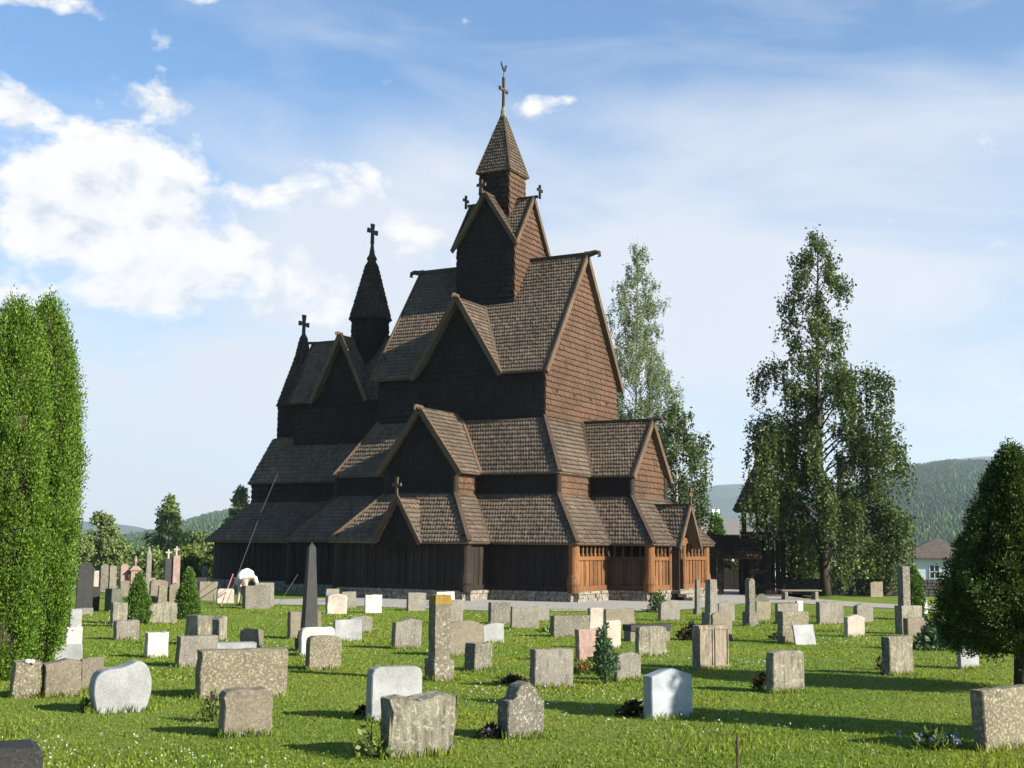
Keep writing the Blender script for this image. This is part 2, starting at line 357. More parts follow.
# ------------------------------------------------------------------ terrain meshes
def lin(a, b, n): return [a + (b - a) * i / (n - 1) for i in range(n)]
def ground_sheet():
    xs = sorted(set([-7000, -4000, -2500, -1500, -900, -500, -300, -200, -140] + lin(-100, 100, 81) + [140, 200, 300, 500, 900, 1500, 2500, 4000, 7000]))
    ys = sorted(set([-300, -100, -40] + lin(-20, 130, 151) + lin(140, 640, 26) + [800, 1200, 2000, 3500, 5000, 7500]))
    V = [(x, y, ground(x, y)) for y in ys for x in xs]; nx = len(xs)
    Fc = [(j * nx + i, j * nx + i + 1, (j + 1) * nx + i + 1, (j + 1) * nx + i) for j in range(len(ys) - 1) for i in range(nx - 1)]
    b = MB(); b.add(V, Fc); tag(b.build('ground', M['lawn'], smooth=True), kind='structure')
ground_sheet()
def sheet_px(name, upper, lower, mat, lift):
    """a flat strip on the ground between two lines, cut fine so that it follows the ground"""
    A = [gpt(*p) for p in upper]; B = [gpt(*p) for p in lower]
    def res(L, n):
        d = [0.0]
        for i in range(1, len(L)): d.append(d[-1] + (L[i] - L[i - 1]).length)
        out = []
        for k in range(n):
            s = d[-1] * k / (n - 1); i = 0
            while i < len(L) - 2 and d[i + 1] < s: i += 1
            out.append(L[i].lerp(L[i + 1], (s - d[i]) / max(1e-6, d[i + 1] - d[i])))
        return out
    n, m = 70, 14; A = res(A, n); B = res(B, n); V = []
    for j in range(m):
        for i in range(n):
            p = A[i].lerp(B[i], j / (m - 1)); w = 0.12 * math.sin(i * 1.7) if j in (0, m - 1) else 0
            V.append((p.x, p.y + w, ground(p.x, p.y) + lift))
    Fc = [(j * n + i, (j + 1) * n + i, (j + 1) * n + i + 1, j * n + i + 1) for j in range(m - 1) for i in range(n - 1)]
    b = MB(); b.add(V, Fc); return tag(b.build(name, mat), kind='structure')
sheet_px('path', [(255, 600), (330, 599), (400, 597), (520, 594), (620, 594), (690, 591), (760, 589), (785, 597), (850, 602), (930, 606.5), (1010, 610)],
         [(255, 605), (330, 605.5), (400, 608), (480, 611), (560, 611.5), (670, 611.5), (740, 604), (790, 603), (850, 607), (930, 610), (1010, 613)], M['gravel'], 0.02)

def ridge(name, prof, d0, d1, mat, base=-7.5, nx=160, ny=26, rough=6.0, seed=1):
    """a hill range: prof = (px, py) of the skyline, rising from depth d0 to its crest at depth d1 and falling behind"""
    r = np.random.default_rng(seed); xs = np.linspace(prof[0][0], prof[-1][0], nx)
    ph = r.uniform(0, 6.28, 12); V = []
    pxs = [p[0] for p in prof]; pys = [p[1] for p in prof]
    crest = np.interp(xs, pxs, pys)
    def h(i, j):
        t = j / (ny - 1); px = xs[i]; dep = d0 + (d1 - d0) * t * 1.35
        top = dpt(px, crest[i], d1).z
        s = min(1.0, t * 1.35); prof_ = math.sin(s * math.pi / 2) ** 1.15 if t * 1.35 <= 1 else 1 - (t * 1.35 - 1) * 2.2
        x = dpt(px, 545, dep).x
        und = sum(math.sin(x * 0.004 * (k + 1) + ph[k]) * math.cos(dep * 0.005 * (k + 1) + ph[k + 5]) / (k + 1) for k in range(5)) * rough * math.sin(min(1, s) * math.pi)
        return x, dep, base + (top - base) * prof_ + und
    for j in range(ny):
        for i in range(nx): V.append(h(i, j))
    Fc = [(j * nx + i, j * nx + i + 1, (j + 1) * nx + i + 1, (j + 1) * nx + i) for j in range(ny - 1) for i in range(nx - 1)]
    b = MB(); b.add(V, Fc); o = tag(b.build(name, mat, smooth=True), kind='structure'); return np.array(V).reshape(ny, nx, 3)
H1 = ridge('hill', [(560, 545), (700, 544), (780, 526), (860, 497), (905, 481), (950, 475), (990, 475), (1040, 479), (1200, 466), (1500, 486)], 1000, 2900, M['hill'], seed=3)
ridge('far_hill', [(480, 540), (640, 505), (695, 492), (715, 486), (745, 485), (800, 490), (850, 483), (905, 470), (930, 463), (960, 460), (990, 457.5), (1030, 460), (1200, 470), (1500, 500)], 4500, 6500, M['farhill'], seed=5, rough=20)
H3 = ridge('hill', [(-600, 520), (-200, 505), (60, 546), (118, 544), (150, 539), (175, 532), (210, 522), (235, 517), (300, 508), (420, 508), (560, 526), (700, 545)], 1000, 3200, M['hill'], seed=8)
ridge('far_hill', [(-600, 500), (-100, 515), (60, 520), (118, 526), (150, 534), (200, 540), (400, 545)], 4500, 6500, M['farhill'], seed=9, rough=20)

def forest(name, H, n, seed, hmin, hmax):
    r = np.random.default_rng(seed); ny, nx, _ = H.shape
    j = r.uniform(0.5, (ny - 1) * 0.78, n); i = r.uniform(0, nx - 1.01, n)
    j0 = j.astype(int); i0 = i.astype(int); fj = (j - j0)[:, None]; fi = (i - i0)[:, None]
    P = (H[j0, i0] * (1 - fj) * (1 - fi) + H[j0, i0 + 1] * (1 - fj) * fi + H[j0 + 1, i0] * fj * (1 - fi) + H[j0 + 1, i0 + 1] * fj * fi)
    sc = np.clip(P[:, 1] / 2000, 0.7, 1.2)
    h = r.uniform(hmin, hmax, n) * sc; w = h * r.uniform(0.16, 0.34, n); conif = r.random(n) < 0.6
    k = 4; a = np.arange(k) * 2 * np.pi / k; V = []
    mid = np.where(conif, 0.05, 0.45) * h
    for q in range(k):
        b0, b1 = a[q], a[(q + 1) % k]
        A = P + np.stack([np.cos(b0) * w, np.sin(b0) * w, mid], 1); B = P + np.stack([np.cos(b1) * w, np.sin(b1) * w, mid], 1)
        T = P + np.stack([0 * w, 0 * w, h], 1); T2 = np.where(conif[:, None], T, P + np.stack([np.cos(b0 + .5) * w * .6, np.sin(b0 + .5) * w * .6, h * .9], 1))
        V.append(np.stack([A, B, T2, T + (T2 - T) * 0.5], 1)); 
    V = np.concatenate(V, 1).reshape(n, k, 4, 3)
    # connect each tree as one island: shared vertices are not needed, colour varies by facet group
    me_v = V.reshape(-1, 3)
    return tag(fast(name, me_v, 4, M['wood1']), 'mixed conifer forest covering the hillside', 'forest', kind='stuff')
f1 = forest('hill_forest', H1, 38000, 11, 10, 16); f1['label'] = 'mixed forest on the hillside at right behind the white house'
f2 = forest('hill_forest', H3, 26000, 12, 10, 16); f2['label'] = 'distant forest on the low hill left of the church'

# ------------------------------------------------------------------ vegetation helpers
def rand_dirs(r, n):
    v = r.normal(size=(n, 3)); return v / np.linalg.norm(v, axis=1)[:, None]
def leaves(P, size, r, aspect=1.6, bias=None, spread=1.0):
    """diamond leaf at each point; bias = direction (n,3) the leaf points to"""
    n = len(P); d = rand_dirs(r, n) * spread
    if bias is not None: d = d + bias
    d /= np.linalg.norm(d, axis=1)[:, None] + 1e-9
    s = np.cross(d, rand_dirs(r, n)); s /= np.linalg.norm(s, axis=1)[:, None] + 1e-9
    L = (size * r.uniform(0.6, 1.3, n))[:, None] * aspect; W = L / aspect * 0.5
    return np.stack([P, P + d * L * 0.5 + s * W, P + d * L, P + d * L * 0.5 - s * W], 1).reshape(-1, 3)

def birch(name, px, depth, H, prof, seed, label, leafmat, cat='tree', n_limb=70, strands=26, leaf=0.13, dens=1.0, group=None, lean=0.0, weep=1.0, trunk_r=0.22, bark=None, stem0=0.12, tipb=0):
    """prof(t, ang) -> crown radius in metres at height fraction t"""
    r = np.random.default_rng(seed); b = on_g(px, depth); root = empty(name, b); tag(root, label, cat, group)
    tr = MB(); n = 14; pts = []
    for i in range(n):
        t = i / (n - 1); pts.append((lean * t + 0.12 * math.sin(t * 5 + seed), 0.1 * math.sin(t * 4 + 1.3 * seed), -0.2 + t * H * 0.97))
    tr.tube(pts, [trunk_r * (1.25 if i == 0 else 1) * (1 - 0.93 * i / (n - 1)) for i in range(n)], 9)
    LP = []; LB = []
    for k in range(n_limb):
        t0 = stem0 + (0.97 - stem0) * (k + r.uniform(0, 1)) / n_limb; a = k * 2.4 + r.uniform(-.5, .5)
        i = min(n - 2, int(t0 * (n - 1))); fr = t0 * (n - 1) - i; p0 = Vector(pts[i]).lerp(Vector(pts[i + 1]), fr)
        rad = prof(min(1, t0 + 0.06), a) * (r.uniform(0.4, 1.25) if tipb else r.uniform(0.55, 1.1))
        if rad < 0.15: continue
        rise = rad * r.uniform(0.55, 1.0); m = 7; Q = []
        for j in range(m):
            s = j / (m - 1); drop = weep * 0.35 * rad * max(0, s - 0.6) ** 1.5 * 3
            Q.append((p0.x + math.cos(a) * rad * s + 0.1 * r.normal() * s, p0.y + math.sin(a) * rad * s + 0.1 * r.normal() * s, p0.z + rise * math.sin(s * 1.7) * 0.8 - drop))
        tr.tube(Q, [max(0.008, trunk_r * 0.3 * (1 - t0 * 0.7) * (1 - s * 0.9)) for s in np.linspace(0, 1, m)], 4, False)
        Q = np.array(Q); ns = int(strands * (0.35 + rad / 3.0) * (1.0 if not tipb or t0 < .55 else .55))
        for _ in range(ns):
            s = r.uniform(0.25, 1.0) ** (0.45 if tipb else 0.7); f = s * (m - 1); i0 = min(m - 2, int(f)); st = Q[i0] * (1 - (f - i0)) + Q[i0 + 1] * (f - i0)
            st = st + r.normal(size=3) * np.array([0.16, 0.16, 0.12]) * (0.5 + rad * 0.35)
            ln = weep * r.uniform(0.3, 1.0) * (0.5 + rad * 0.42) * (1.25 if t0 < 0.5 else 1.0); nl = max(4, int(ln / leaf * 1.6 * dens))
            zz = r.uniform(0, 1, nl); sway = r.normal(size=2) * 0.05 * ln
            pp = np.stack([st[0] + sway[0] * zz + r.normal(size=nl) * 0.035, st[1] + sway[1] * zz + r.normal(size=nl) * 0.035, st[2] - zz * ln], 1)
            LP.append(pp)
            nb = int(5 * dens); LP.append(st + r.normal(size=(nb, 3)) * 0.14)
    P = np.concatenate(LP); P = P[P[:, 2] > 0.25]
    tr.build('trunk', bark or M['barkw'], root, smooth=True)
    bias = np.zeros_like(P); bias[:, 2] = -0.8 * weep
    fast('crown', leaves(P, leaf, r, 1.5, bias), 4, leafmat, root)
    return root
def broad(name, px, depth, H, W, seed, label, leafmat=None, clumps=60, per=170, leaf=0.22, base=0.2, group=None, cat='tree', trunk_r=0.2, bark=None, ellip=1.0, topsharp=1.0):
    r = np.random.default_rng(seed); b = on_g(px, depth); root = empty(name, b); tag(root, label, cat, group)
    tr = MB(); tr.tube([(0, 0, -0.2), (0.1, 0, H * 0.35), (-0.05, 0.05, H * 0.7), (0, 0, H * 0.93)], [trunk_r, trunk_r * .75, trunk_r * .4, 0.02], 8)
    LP = []
    for k in range(clumps):
        t = r.uniform(0, 1) ** 0.85; a = r.uniform(0, 6.28)
        prof = (math.sin(math.pi * min(1, t * 0.82 + 0.16)) ** 0.7) * (1 - 0.25 * t * topsharp)
        rr = W / 2 * prof * r.uniform(0.35, 1.0); c = np.array([math.cos(a) * rr, math.sin(a) * rr * ellip, H * (base + (1 - base) * t * 0.96)])
        z0 = H * (base * 0.9 + (1 - base) * t * 0.62)
        tr.tube([(0, 0, z0), tuple(c * 0.55 + np.array([0, 0, z0]) * 0.45), tuple(c)], [trunk_r * 0.25, trunk_r * 0.14, 0.01], 4, False)
        s = W * r.uniform(0.07, 0.14); m = int(per * r.uniform(0.6, 1.3))
        q = r.normal(size=(m, 3)); q /= np.linalg.norm(q, axis=1)[:, None]; q *= (r.uniform(0, 1, m) ** 0.45)[:, None] * s * np.array([1.25, 1.25, 0.85])
        LP.append(c + q)
    P = np.concatenate(LP); tr.build('trunk', bark or M['bark'], root, smooth=True)
    fast('crown', leaves(P, leaf, r, 1.4), 4, leafmat or M['farleaf'], root); return root
def conifer(name, loc, H, prof, seed, label, mat, clumps=700, per=45, leaf=0.035, cl=0.12, cat='tree', group=None, upb=0.9, outb=0.6, base=0.0, rv=(.8, 1.03), vs=1.25, trunk=True, core=0.72, squash=1.0):
    """dense clipped-looking evergreen: sprays in clumps over a bumpy surface; prof(t) = radius"""
    r = np.random.default_rng(seed); root = empty(name, loc); tag(root, label, cat, group)
    ph = r.uniform(0, 6.28, 8)
    def rad(t, a): return prof(t) * (1 + 0.05 * math.sin(23 * t + 4 * a + ph[3]) + 0.07 * math.sin(3 * a + 5 * t + ph[0]) + 0.06 * math.sin(7 * a - 9 * t + ph[1]) + 0.05 * math.sin(11 * a + 17 * t + ph[2]))
    ts = []; 
    while len(ts) < clumps:
        t = r.uniform(0, 1)
        if r.uniform(0, 1) < prof(t) / max(prof(x) for x in (0.1, 0.25, 0.5)) + 0.12: ts.append(t)
    LP = []; LB = []
    for t in ts:
        a = r.uniform(0, 6.28); q = rad(t, a) * r.uniform(*rv); o = np.array([math.cos(a), math.sin(a), 0])
        c = o * q + np.array([0, 0, base + t * (H - base)]); m = int(per * r.uniform(.6, 1.4)); s = cl * r.uniform(.6, 1.5)
        d = rand_dirs(r, m) * (r.uniform(0, 1, m) ** .5)[:, None] * s * np.array([1, 1, vs])
        LP.append(c + d); LB.append(np.tile(o * outb + np.array([0, 0, upb]), (m, 1)) + d / s * 0.8)
    P = np.concatenate(LP); B = np.concatenate(LB)
    inner = MB(); n = 12; Q = []; 
    lv = np.linspace(0.0, 0.97, 12)
    for t in lv:
        for j in range(n): a = 2 * math.pi * j / n; q = rad(t, a) * core; Q.append((math.cos(a) * q, math.sin(a) * q, base + t * (H - base)))
    inner.add(Q, [(i * n + j, i * n + (j + 1) % n, (i + 1) * n + (j + 1) % n, (i + 1) * n + j) for i in range(len(lv) - 1) for j in range(n)] + [tuple(range((len(lv) - 1) * n, len(lv) * n)), tuple(range(n - 1, -1, -1))])
    inner.build('inner_twigs', M['bark'], root)  # solid dark core added inside the crown to block light
    if trunk:
        tb = MB(); tb.tube([(0, 0, -0.1), (0.02, 0, H * .2), (0, 0, H * 0.85)], [0.1 * H / 3, 0.075 * H / 3, 0.01], 8); tb.build('trunk', M['bark'], root, smooth=True)
    fast('crown', leaves(P, leaf, r, 1.7, B, 0.8), 4, mat, root); return root

# ------------------------------------------------------------------ THE CHURCH
CH = empty('stave_church', (-0.626, 65.0, 0.0), -R(28.575))
tag(CH, 'tall dark tarred wooden stave church with tiered shingled roofs, gables and spires', 'church')
def basis(poly, hint):
    P = [Vector(p) for p in poly]; n = Vector((0, 0, 0))
    for i in range(len(P)):
        a, b = P[i], P[(i + 1) % len(P)]; n += a.cross(b)
    n.normalize()
    if n.dot(Vector(hint)) < 0: n = -n
    u = Vector((0, 0, 1)).cross(n); u = Vector((1, 0, 0)) if u.length < 1e-4 else u.normalized(); v = n.cross(u).normalized()
    if v.z < 0: v = -v; u = -u
    return P[0], u, v, n
def inside(U, V, poly):
    ins = np.zeros(U.shape, bool); n = len(poly); j = n - 1
    for i in range(n):
        xi, yi = poly[i]; xj, yj = poly[j]
        if abs(yj - yi) > 1e-9:
            c = ((yi > V) != (yj > V)) & (U < (xj - xi) * (V - yi) / (yj - yi) + xi); ins ^= c
        j = i
    return ins
def shingle(mb, poly, hint, w=0.17, e=0.29, lift=0.05, th=0.03, point=0.4, seed=0, jit=1.0, gap=0.37):
    o, u, v, n = basis(poly, hint); r = np.random.default_rng(seed + int(abs(o.x * 13 + o.y * 7 + o.z * 3) * 10) % 9999)
    p2 = [((Vector(p) - o).dot(u), (Vector(p) - o).dot(v)) for p in poly]
    u0 = min(p[0] for p in p2); u1 = max(p[0] for p in p2); v0 = min(p[1] for p in p2); v1 = max(p[1] for p in p2)
    nr = max(1, int(math.ceil((v1 - v0) / e))); nc = max(1, int(math.ceil((u1 - u0) / w)) + 2)
    rr, cc = np.meshgrid(np.arange(nr), np.arange(nc), indexing='ij')
    V = v0 + rr * e; U = u0 + (cc - 0.5 + 0.5 * (rr % 2)) * w
    ok = inside(U, np.clip(V + e * 0.5, v0 + 1e-3, v1 - 1e-3), p2)
    U = U[ok]; V = V[ok]; m = len(U)
    if m == 0: return
    U = U + r.normal(size=m) * 0.006 * jit; V = V + r.normal(size=m) * 0.014 * jit; L = lift + r.uniform(0, 0.018, m) * jit; h = w * gap
    oo = np.array(o); uu = np.array(u); vv = np.array(v); nn = np.array(n)
    top = np.minimum(V + e * 1.25, v1)
    def pt(a, b, c): return oo + a[:, None] * uu + b[:, None] * vv + c[:, None] * nn
    one = np.ones(m)
    q = [pt(U - h, V + e * point, L + th), pt(U, V, L + th * 1.1), pt(U + h, V + e * point, L + th), pt(U + h, top, one * th * .5), pt(U - h, top, one * th * .5),
         pt(U - h, V + e * point, L - .03), pt(U, V, L - .03), pt(U + h, V + e * point, L - .03), pt(U + h, top, one * -.01), pt(U - h, top, one * -.01)]
    A = np.stack(q, 1).reshape(-1, 3); base = mb.n; mb.v.append(A); mb.n += len(A)
    flip = uu.dot(np.cross(vv, nn)) < 0
    for f in ((0, 1, 2, 3, 4), (1, 0, 5, 6), (2, 1, 6, 7), (0, 4, 9, 5), (3, 2, 7, 8)):
        f = f[::-1] if flip else f
        mb.f.extend((base + np.arange(m)[:, None] * 10 + np.array(f)).tolist())
def slab(mb, poly, hint, t):
    o, u, v, n = basis(poly, hint); mb.prism(poly, tuple(-n * t))
def mir(poly, sx, sy): return [(sx * p[0], sy * p[1], p[2]) for p in poly]
def roofpart(name, panels, parent=CH, seed=0, w=0.17, e=0.29, mat=None, t=0.1, lift=0.045, label=None):
    """panels: list of (poly, outward hint)"""
    b = MB(K)
    for poly, hint in panels: slab(b, poly, hint, t); shingle(b, poly, hint, w, e, lift, seed=seed)
    return b.build(name, mat or M['roof'], parent)
def wallpart(name, panels, parent=CH, mat=None, t=0.15):
    west = [p for p in panels if p[1][0] > 0.5 and abs(p[1][1]) < 0.5]; rest = [p for p in panels if p not in west]  # sunward faces get the lit shingle copy, all others the shaded one
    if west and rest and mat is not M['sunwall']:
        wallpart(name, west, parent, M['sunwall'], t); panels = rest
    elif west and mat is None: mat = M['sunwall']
    b = MB(K)
    for poly, hint in panels: slab(b, poly, hint, t); shingle(b, poly, hint, 0.13, 0.33, 0.05, 0.03, 0.25, gap=0.46)
    return b.build(name, mat or M['wallsh'], parent)
def trims(name, segs, parent, mat='trim', w=0.1, h=0.34, upv=(0, 0, 1)):
    for s in segs:
        b = MB(K); b.beam(s[0], s[1], w, h, s[2] if len(s) > 2 else upv); b.build(name, M[mat], parent)
def cross(base, H, W, t=0.12, axis='y', parent=None, mat='iron', name='cross', flare=1.7):
    b = MB(K); x, y, z = base
    def arm(p, q, w0, w1, dirv):
        p = Vector(p); q = Vector(q); d = Vector(dirv); o = Vector((t / 2, 0, 0)) if axis == 'y' else Vector((0, t / 2, 0))
        vs = [p - d * w0 / 2 - o, p + d * w0 / 2 - o, q + d * w1 / 2 - o, q - d * w1 / 2 - o]; vs += [v + o * 2 for v in vs]
        b.add([tuple(v) for v in vs], [(0, 1, 2, 3), (7, 6, 5, 4), (0, 4, 5, 1), (1, 5, 6, 2), (2, 6, 7, 3), (3, 7, 4, 0)])
    ad = (0, 1, 0) if axis == 'y' else (1, 0, 0); A = Vector(ad); c = Vector((x, y, z + H * 0.62))
    arm((x, y, z), c, t * 1.5, t, ad); arm(c, c + Vector((0, 0, H * .38)), t, t * flare, ad)
    arm(c, c + A * W / 2, t, t * flare, (0, 0, 1)); arm(c, c - A * W / 2, t, t * flare, (0, 0, 1))
    return b.build(name, M[mat], parent)
def dragon(tip, dirv, parent, size=0.5, mat='trim'):
    """curled carved finial at a ridge end"""
    b = MB(K); t = Vector(tip); d = Vector(dirv); z = Vector((0, 0, 1)); s = size
    pts = [t - d * s * .6, t, t + d * s * .55 + z * s * .12, t + d * s * .95 + z * s * .05, t + d * s * 1.05 - z * s * .3, t + d * s * .8 - z * s * .35]
    b.tube([tuple(p) for p in pts], [.16 * s / .5, .15 * s / .5, .13 * s / .5, .11 * s / .5, .07 * s / .5, .04 * s / .5], 6); return b.build('dragon_head', M[mat], parent)

L, W_, a_, c_ = 5.60, 4.89, 1.64, 1.82
ZE, ZR, Z1, Z2, Z3, Z4 = 12.57, 20.17, 10.0, 6.75, 5.67, 2.99
OX, OY, O2, O4 = 0.29, 0.36, 0.22, 0.45
# --- nave, upper walls and main roof
ze2 = ZE + OY * (ZR - ZE) / (W_ + OY) - 0.14
pent = [(L, -W_, 9.7), (L, W_, 9.7), (L, W_, ze2), (L, 0, ZR - 0.15), (L, -W_, ze2)]
side = [(-L, -W_, 9.7), (L, -W_, 9.7), (L, -W_, ze2), (-L, -W_, ze2)]
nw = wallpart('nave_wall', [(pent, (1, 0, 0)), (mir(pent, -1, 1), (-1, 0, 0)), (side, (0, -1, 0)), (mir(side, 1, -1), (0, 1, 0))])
E1 = L + OX; E2 = W_ + OY
fr = [(-E1, -E2, ZE), (E1, -E2, ZE), (E1, 0, ZR), (-E1, 0, ZR)]
fr = [(-E1, -E2, ZE), (-2.93, -E2, ZE), (0, -E2 * (ZR - 17.19) / (ZR - ZE), 17.19), (2.93, -E2, ZE), (E1, -E2, ZE), (E1, 0, ZR), (-E1, 0, ZR)]
nr = roofpart('nave_roof', [(fr, (0, -1, 1)), (mir(fr, 1, -1), (0, 1, 1))])
trims('ridge_beam', [((-E1 - .15, 0, ZR + .06), (E1 + .15, 0, ZR + .06))], nr, 'cap', 0.24, 0.26)
def barge(apex, footA, footB, parent, w=0.12, h=0.42, mat='trim'):
    for f in (footA, footB):
        b = MB(K); p = Vector(apex); q = Vector(f); d = (q - p).normalized(); side_ = Vector((0, 1, 0)) if abs(d.y) < 1e-6 else Vector((1, 0, 0))
        upn = d.cross(side_); upn = upn if upn.z > 0 else -upn
        h_ = h * .72; b.beam(tuple(p + upn * (.14 - h_ / 2)), tuple(q + d * 0.12 + upn * (.14 - h_ / 2)), w, h_, tuple(upn)); b.build('barge_board', M[mat], parent)
for sx in (1, -1):
    barge((sx * (E1 + .03), 0, ZR), (sx * (E1 + .03), -E2, ZE), (sx * (E1 + .03), E2, ZE), nr)
    dragon((sx * (E1 + .2), 0, ZR + .08), (sx, 0, 0), nr, 0.6, 'cap')
# nave windows: small shutters under the eaves on the long side, round holes in the gable side
for x in (-4.4, -2.9, -0.9, 0.9, 2.8, 4.55):
    for s in (-1, 1):
        wn = MB(K); yy = s * (W_ + 0.06)
        for zz in (11.28, 11.88): wn.box((x, yy, zz), (0.42, 0.14, 0.07))
        for xx in (-.18, .18): wn.box((x + xx, yy, 11.58), (0.07, 0.14, 0.54))
        wo = wn.build('window', M['tar'], CH); g = MB(K); g.box((x, s * (W_ + 0.045), 11.58), (0.3, 0.1, 0.54)); g.build('pane', M['void'], wo)
for y in (-3.54, -1.23, 1.04, 3.37):
    for s in (-1, 1):
        h = MB(K); h.tube([(s * (L - .05), y, 11.62), (s * (L + .085), y, 11.62)], 0.14, 12); h.build('porthole', M['void'], CH)
# --- upper dormers
DF = E2 + 0.12; DH = 2.93; DZ = 17.19; dyb = -E2 * (ZR - DZ) / (ZR - ZE)
for s in (-1, 1):
    pan = []
    for q in (-1, 1): pan.append(([(0, s * DF, DZ), (0, -s * dyb, DZ), (q * DH, s * (E2 - .02), ZE), (q * DH, s * DF, ZE)], (q, 0, 1)))
    dm = roofpart('dormer_roof', pan)
    barge((0, s * (DF + .04), DZ), (-DH, s * (DF + .04), ZE), (DH, s * (DF + .04), ZE), dm)
    trims('valley_board', [((q * .06, -s * dyb, DZ + .05), (q * (DH + .02), s * (E2 + .02), ZE + .08)) for q in (-1, 1)], dm, 'trim', 0.16, 0.1)
    dragon((0, s * (DF + .05), DZ + .05), (0, s, 0), dm, 0.4)
    wallpart('dormer_wall', [([(-2.6, s * (W_ + .03), ZE - .1), (2.6, s * (W_ + .03), ZE - .1), (0, s * (W_ + .03), DZ - .5)], (0, s, 0))])
# --- middle tier: wall ring + skirt roof
A1, A2 = L + a_, W_ + a_
def ringwall(x, y, z0, z1, name, mat, shing=True, skipx=None):
    sd = [([(-x, -y, z0), (x, -y, z0), (x, -y, z1), (-x, -y, z1)], (0, -1, 0)), ([(-x, y, z0), (x, y, z0), (x, y, z1), (-x, y, z1)], (0, 1, 0)),
          ([(x, -y, z0), (x, y, z0), (x, y, z1), (x, -y, z1)], (1, 0, 0)), ([(-x, -y, z0), (-x, y, z0), (-x, y, z1), (-x, -y, z1)], (-1, 0, 0))]
    return wallpart(name, sd, mat=mat)
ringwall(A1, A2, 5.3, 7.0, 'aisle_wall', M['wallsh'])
inner = MB(K)
for (p, q) in (((-A1, -A2), (A1, -A2)), ((-A1, A2), (A1, A2)), ((A1, -A2), (A1, A2)), ((-A1, -A2), (-A1, A2))):
    inner.beam((p[0], p[1], 2.7), (q[0], q[1], 2.7), 0.2, 5.2)
inner.build('inner_wall', M['tar'], CH)
B1, B2 = A1 + O2, A2 + O2
GP, GH, GZ = 9.07, 2.62, 10.28   # front gable arm
tx = GH * (GZ - Z1) / (GZ - Z2)
pan = []
for s in (-1, 1):
    for q in (-1, 1):
        pan.append(([(q * tx, s * W_, Z1), (q * L, s * W_, Z1), (q * B1, s * B2, Z2), (q * (GH - .1), s * B2, Z2)], (0, s, 1)))
pan.append(([(-L, -W_, Z1), (-L, W_, Z1), (-B1, B2, Z2), (-B1, -B2, Z2)], (-1, 0, 1)))
QX, QH, QZ = 10.03, 2.76, 10.02  # right gable arm
ty = QH * max(0, (QZ - Z1)) / (QZ - Z2)
for s in (-1, 1): pan.append(([(L, s * (ty + .05), Z1), (L, s * W_, Z1), (B1, s * B2, Z2), (B1, s * (QH - .1), Z2)], (1, 0, 1)))
ms = roofpart('aisle_roof', pan)
def hipcap(p, q, parent, mat='cap', w=0.22, h=0.14, name='hip_board', up_=0.1):
    b = MB(K); b.beam((p[0], p[1], p[2] + up_), (q[0], q[1], q[2] + up_), w, h); b.build(name, M[mat], parent)
for sx in (1, -1):
    for sy in (1, -1): hipcap((sx * L, sy * W_, Z1), (sx * B1, sy * B2, Z2), ms, 'trim' if sx < 0 else 'cap')
# --- gable arms of the middle tier (front, back, right)
PW = 2.18
def arm_front(s):
    pan = [([(0, s * GP, GZ), (0, s * W_, GZ), (q * GH, s * W_, Z2), (q * GH, s * GP, Z2)], (q, 0, 1)) for q in (-1, 1)]
    g = roofpart('gable_roof', pan); barge((0, s * (GP + .04), GZ), (-GH, s * (GP + .04), Z2), (GH, s * (GP + .04), Z2), g)
    trims('valley_board', [((q * (tx + .05), s * (W_ + .05), Z1 + .1), (q * (GH + .03), s * (B2 + .05), Z2 + .08)) for q in (-1, 1)], g, 'trim', 0.16, 0.1)
    dragon((0, s * (GP + .05), GZ + .05), (0, s, 0), g, 0.45)
    y = s * (GP - .29)
    zf = GZ - (PW) * (GZ - Z2) / GH - .12
    wallpart('gable_wall', [([(-PW, y, 5.2), (PW, y, 5.2), (PW, y, zf), (0, y, GZ - .2), (-PW, y, zf)], (0, s, 0)),
                            ([(PW, y, 5.2), (PW, s * A2, 5.2), (PW, s * A2, 7.1), (PW, y, 7.1)], (1, 0, 0)), ([(-PW, y, 5.2), (-PW, s * A2, 5.2), (-PW, s * A2, 7.1), (-PW, y, 7.1)], (-1, 0, 0))])
arm_front(-1); arm_front(1)
pan = [([(QX, 0, QZ), (L, 0, QZ), (L, q * QH, Z2), (QX, q * QH, Z2)], (0, q, 1)) for q in (-1, 1)]
g = roofpart('gable_roof', pan); barge((QX + .04, 0, QZ), (QX + .04, -QH, Z2), (QX + .04, QH, Z2), g)
trims('ridge_beam', [((L, 0, QZ + .06), (QX + .1, 0, QZ + .06))], g, 'cap', 0.2, 0.2)
trims('valley_board', [((L + .05, -.1, Z1 + .12), (B1 + .02, -QH - .02, Z2 + .1))], g, 'cap', 0.16, 0.1)
dragon((QX + .1, 0, QZ + .08), (1, 0, 0), g, 0.5, 'cap')
xw = QX - .29; QW = 2.46; zf = QZ - QW * (QZ - Z2) / QH - .12
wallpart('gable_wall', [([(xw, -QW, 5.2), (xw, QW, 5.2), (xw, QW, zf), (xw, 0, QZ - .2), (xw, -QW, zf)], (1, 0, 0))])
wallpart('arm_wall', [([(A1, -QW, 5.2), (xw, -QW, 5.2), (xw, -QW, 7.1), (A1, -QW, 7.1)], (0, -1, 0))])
wallpart('arm_wall', [([(A1, QW, 5.2), (xw, QW, 5.2), (xw, QW, 7.1), (A1, QW, 7.1)], (0, 1, 0))])
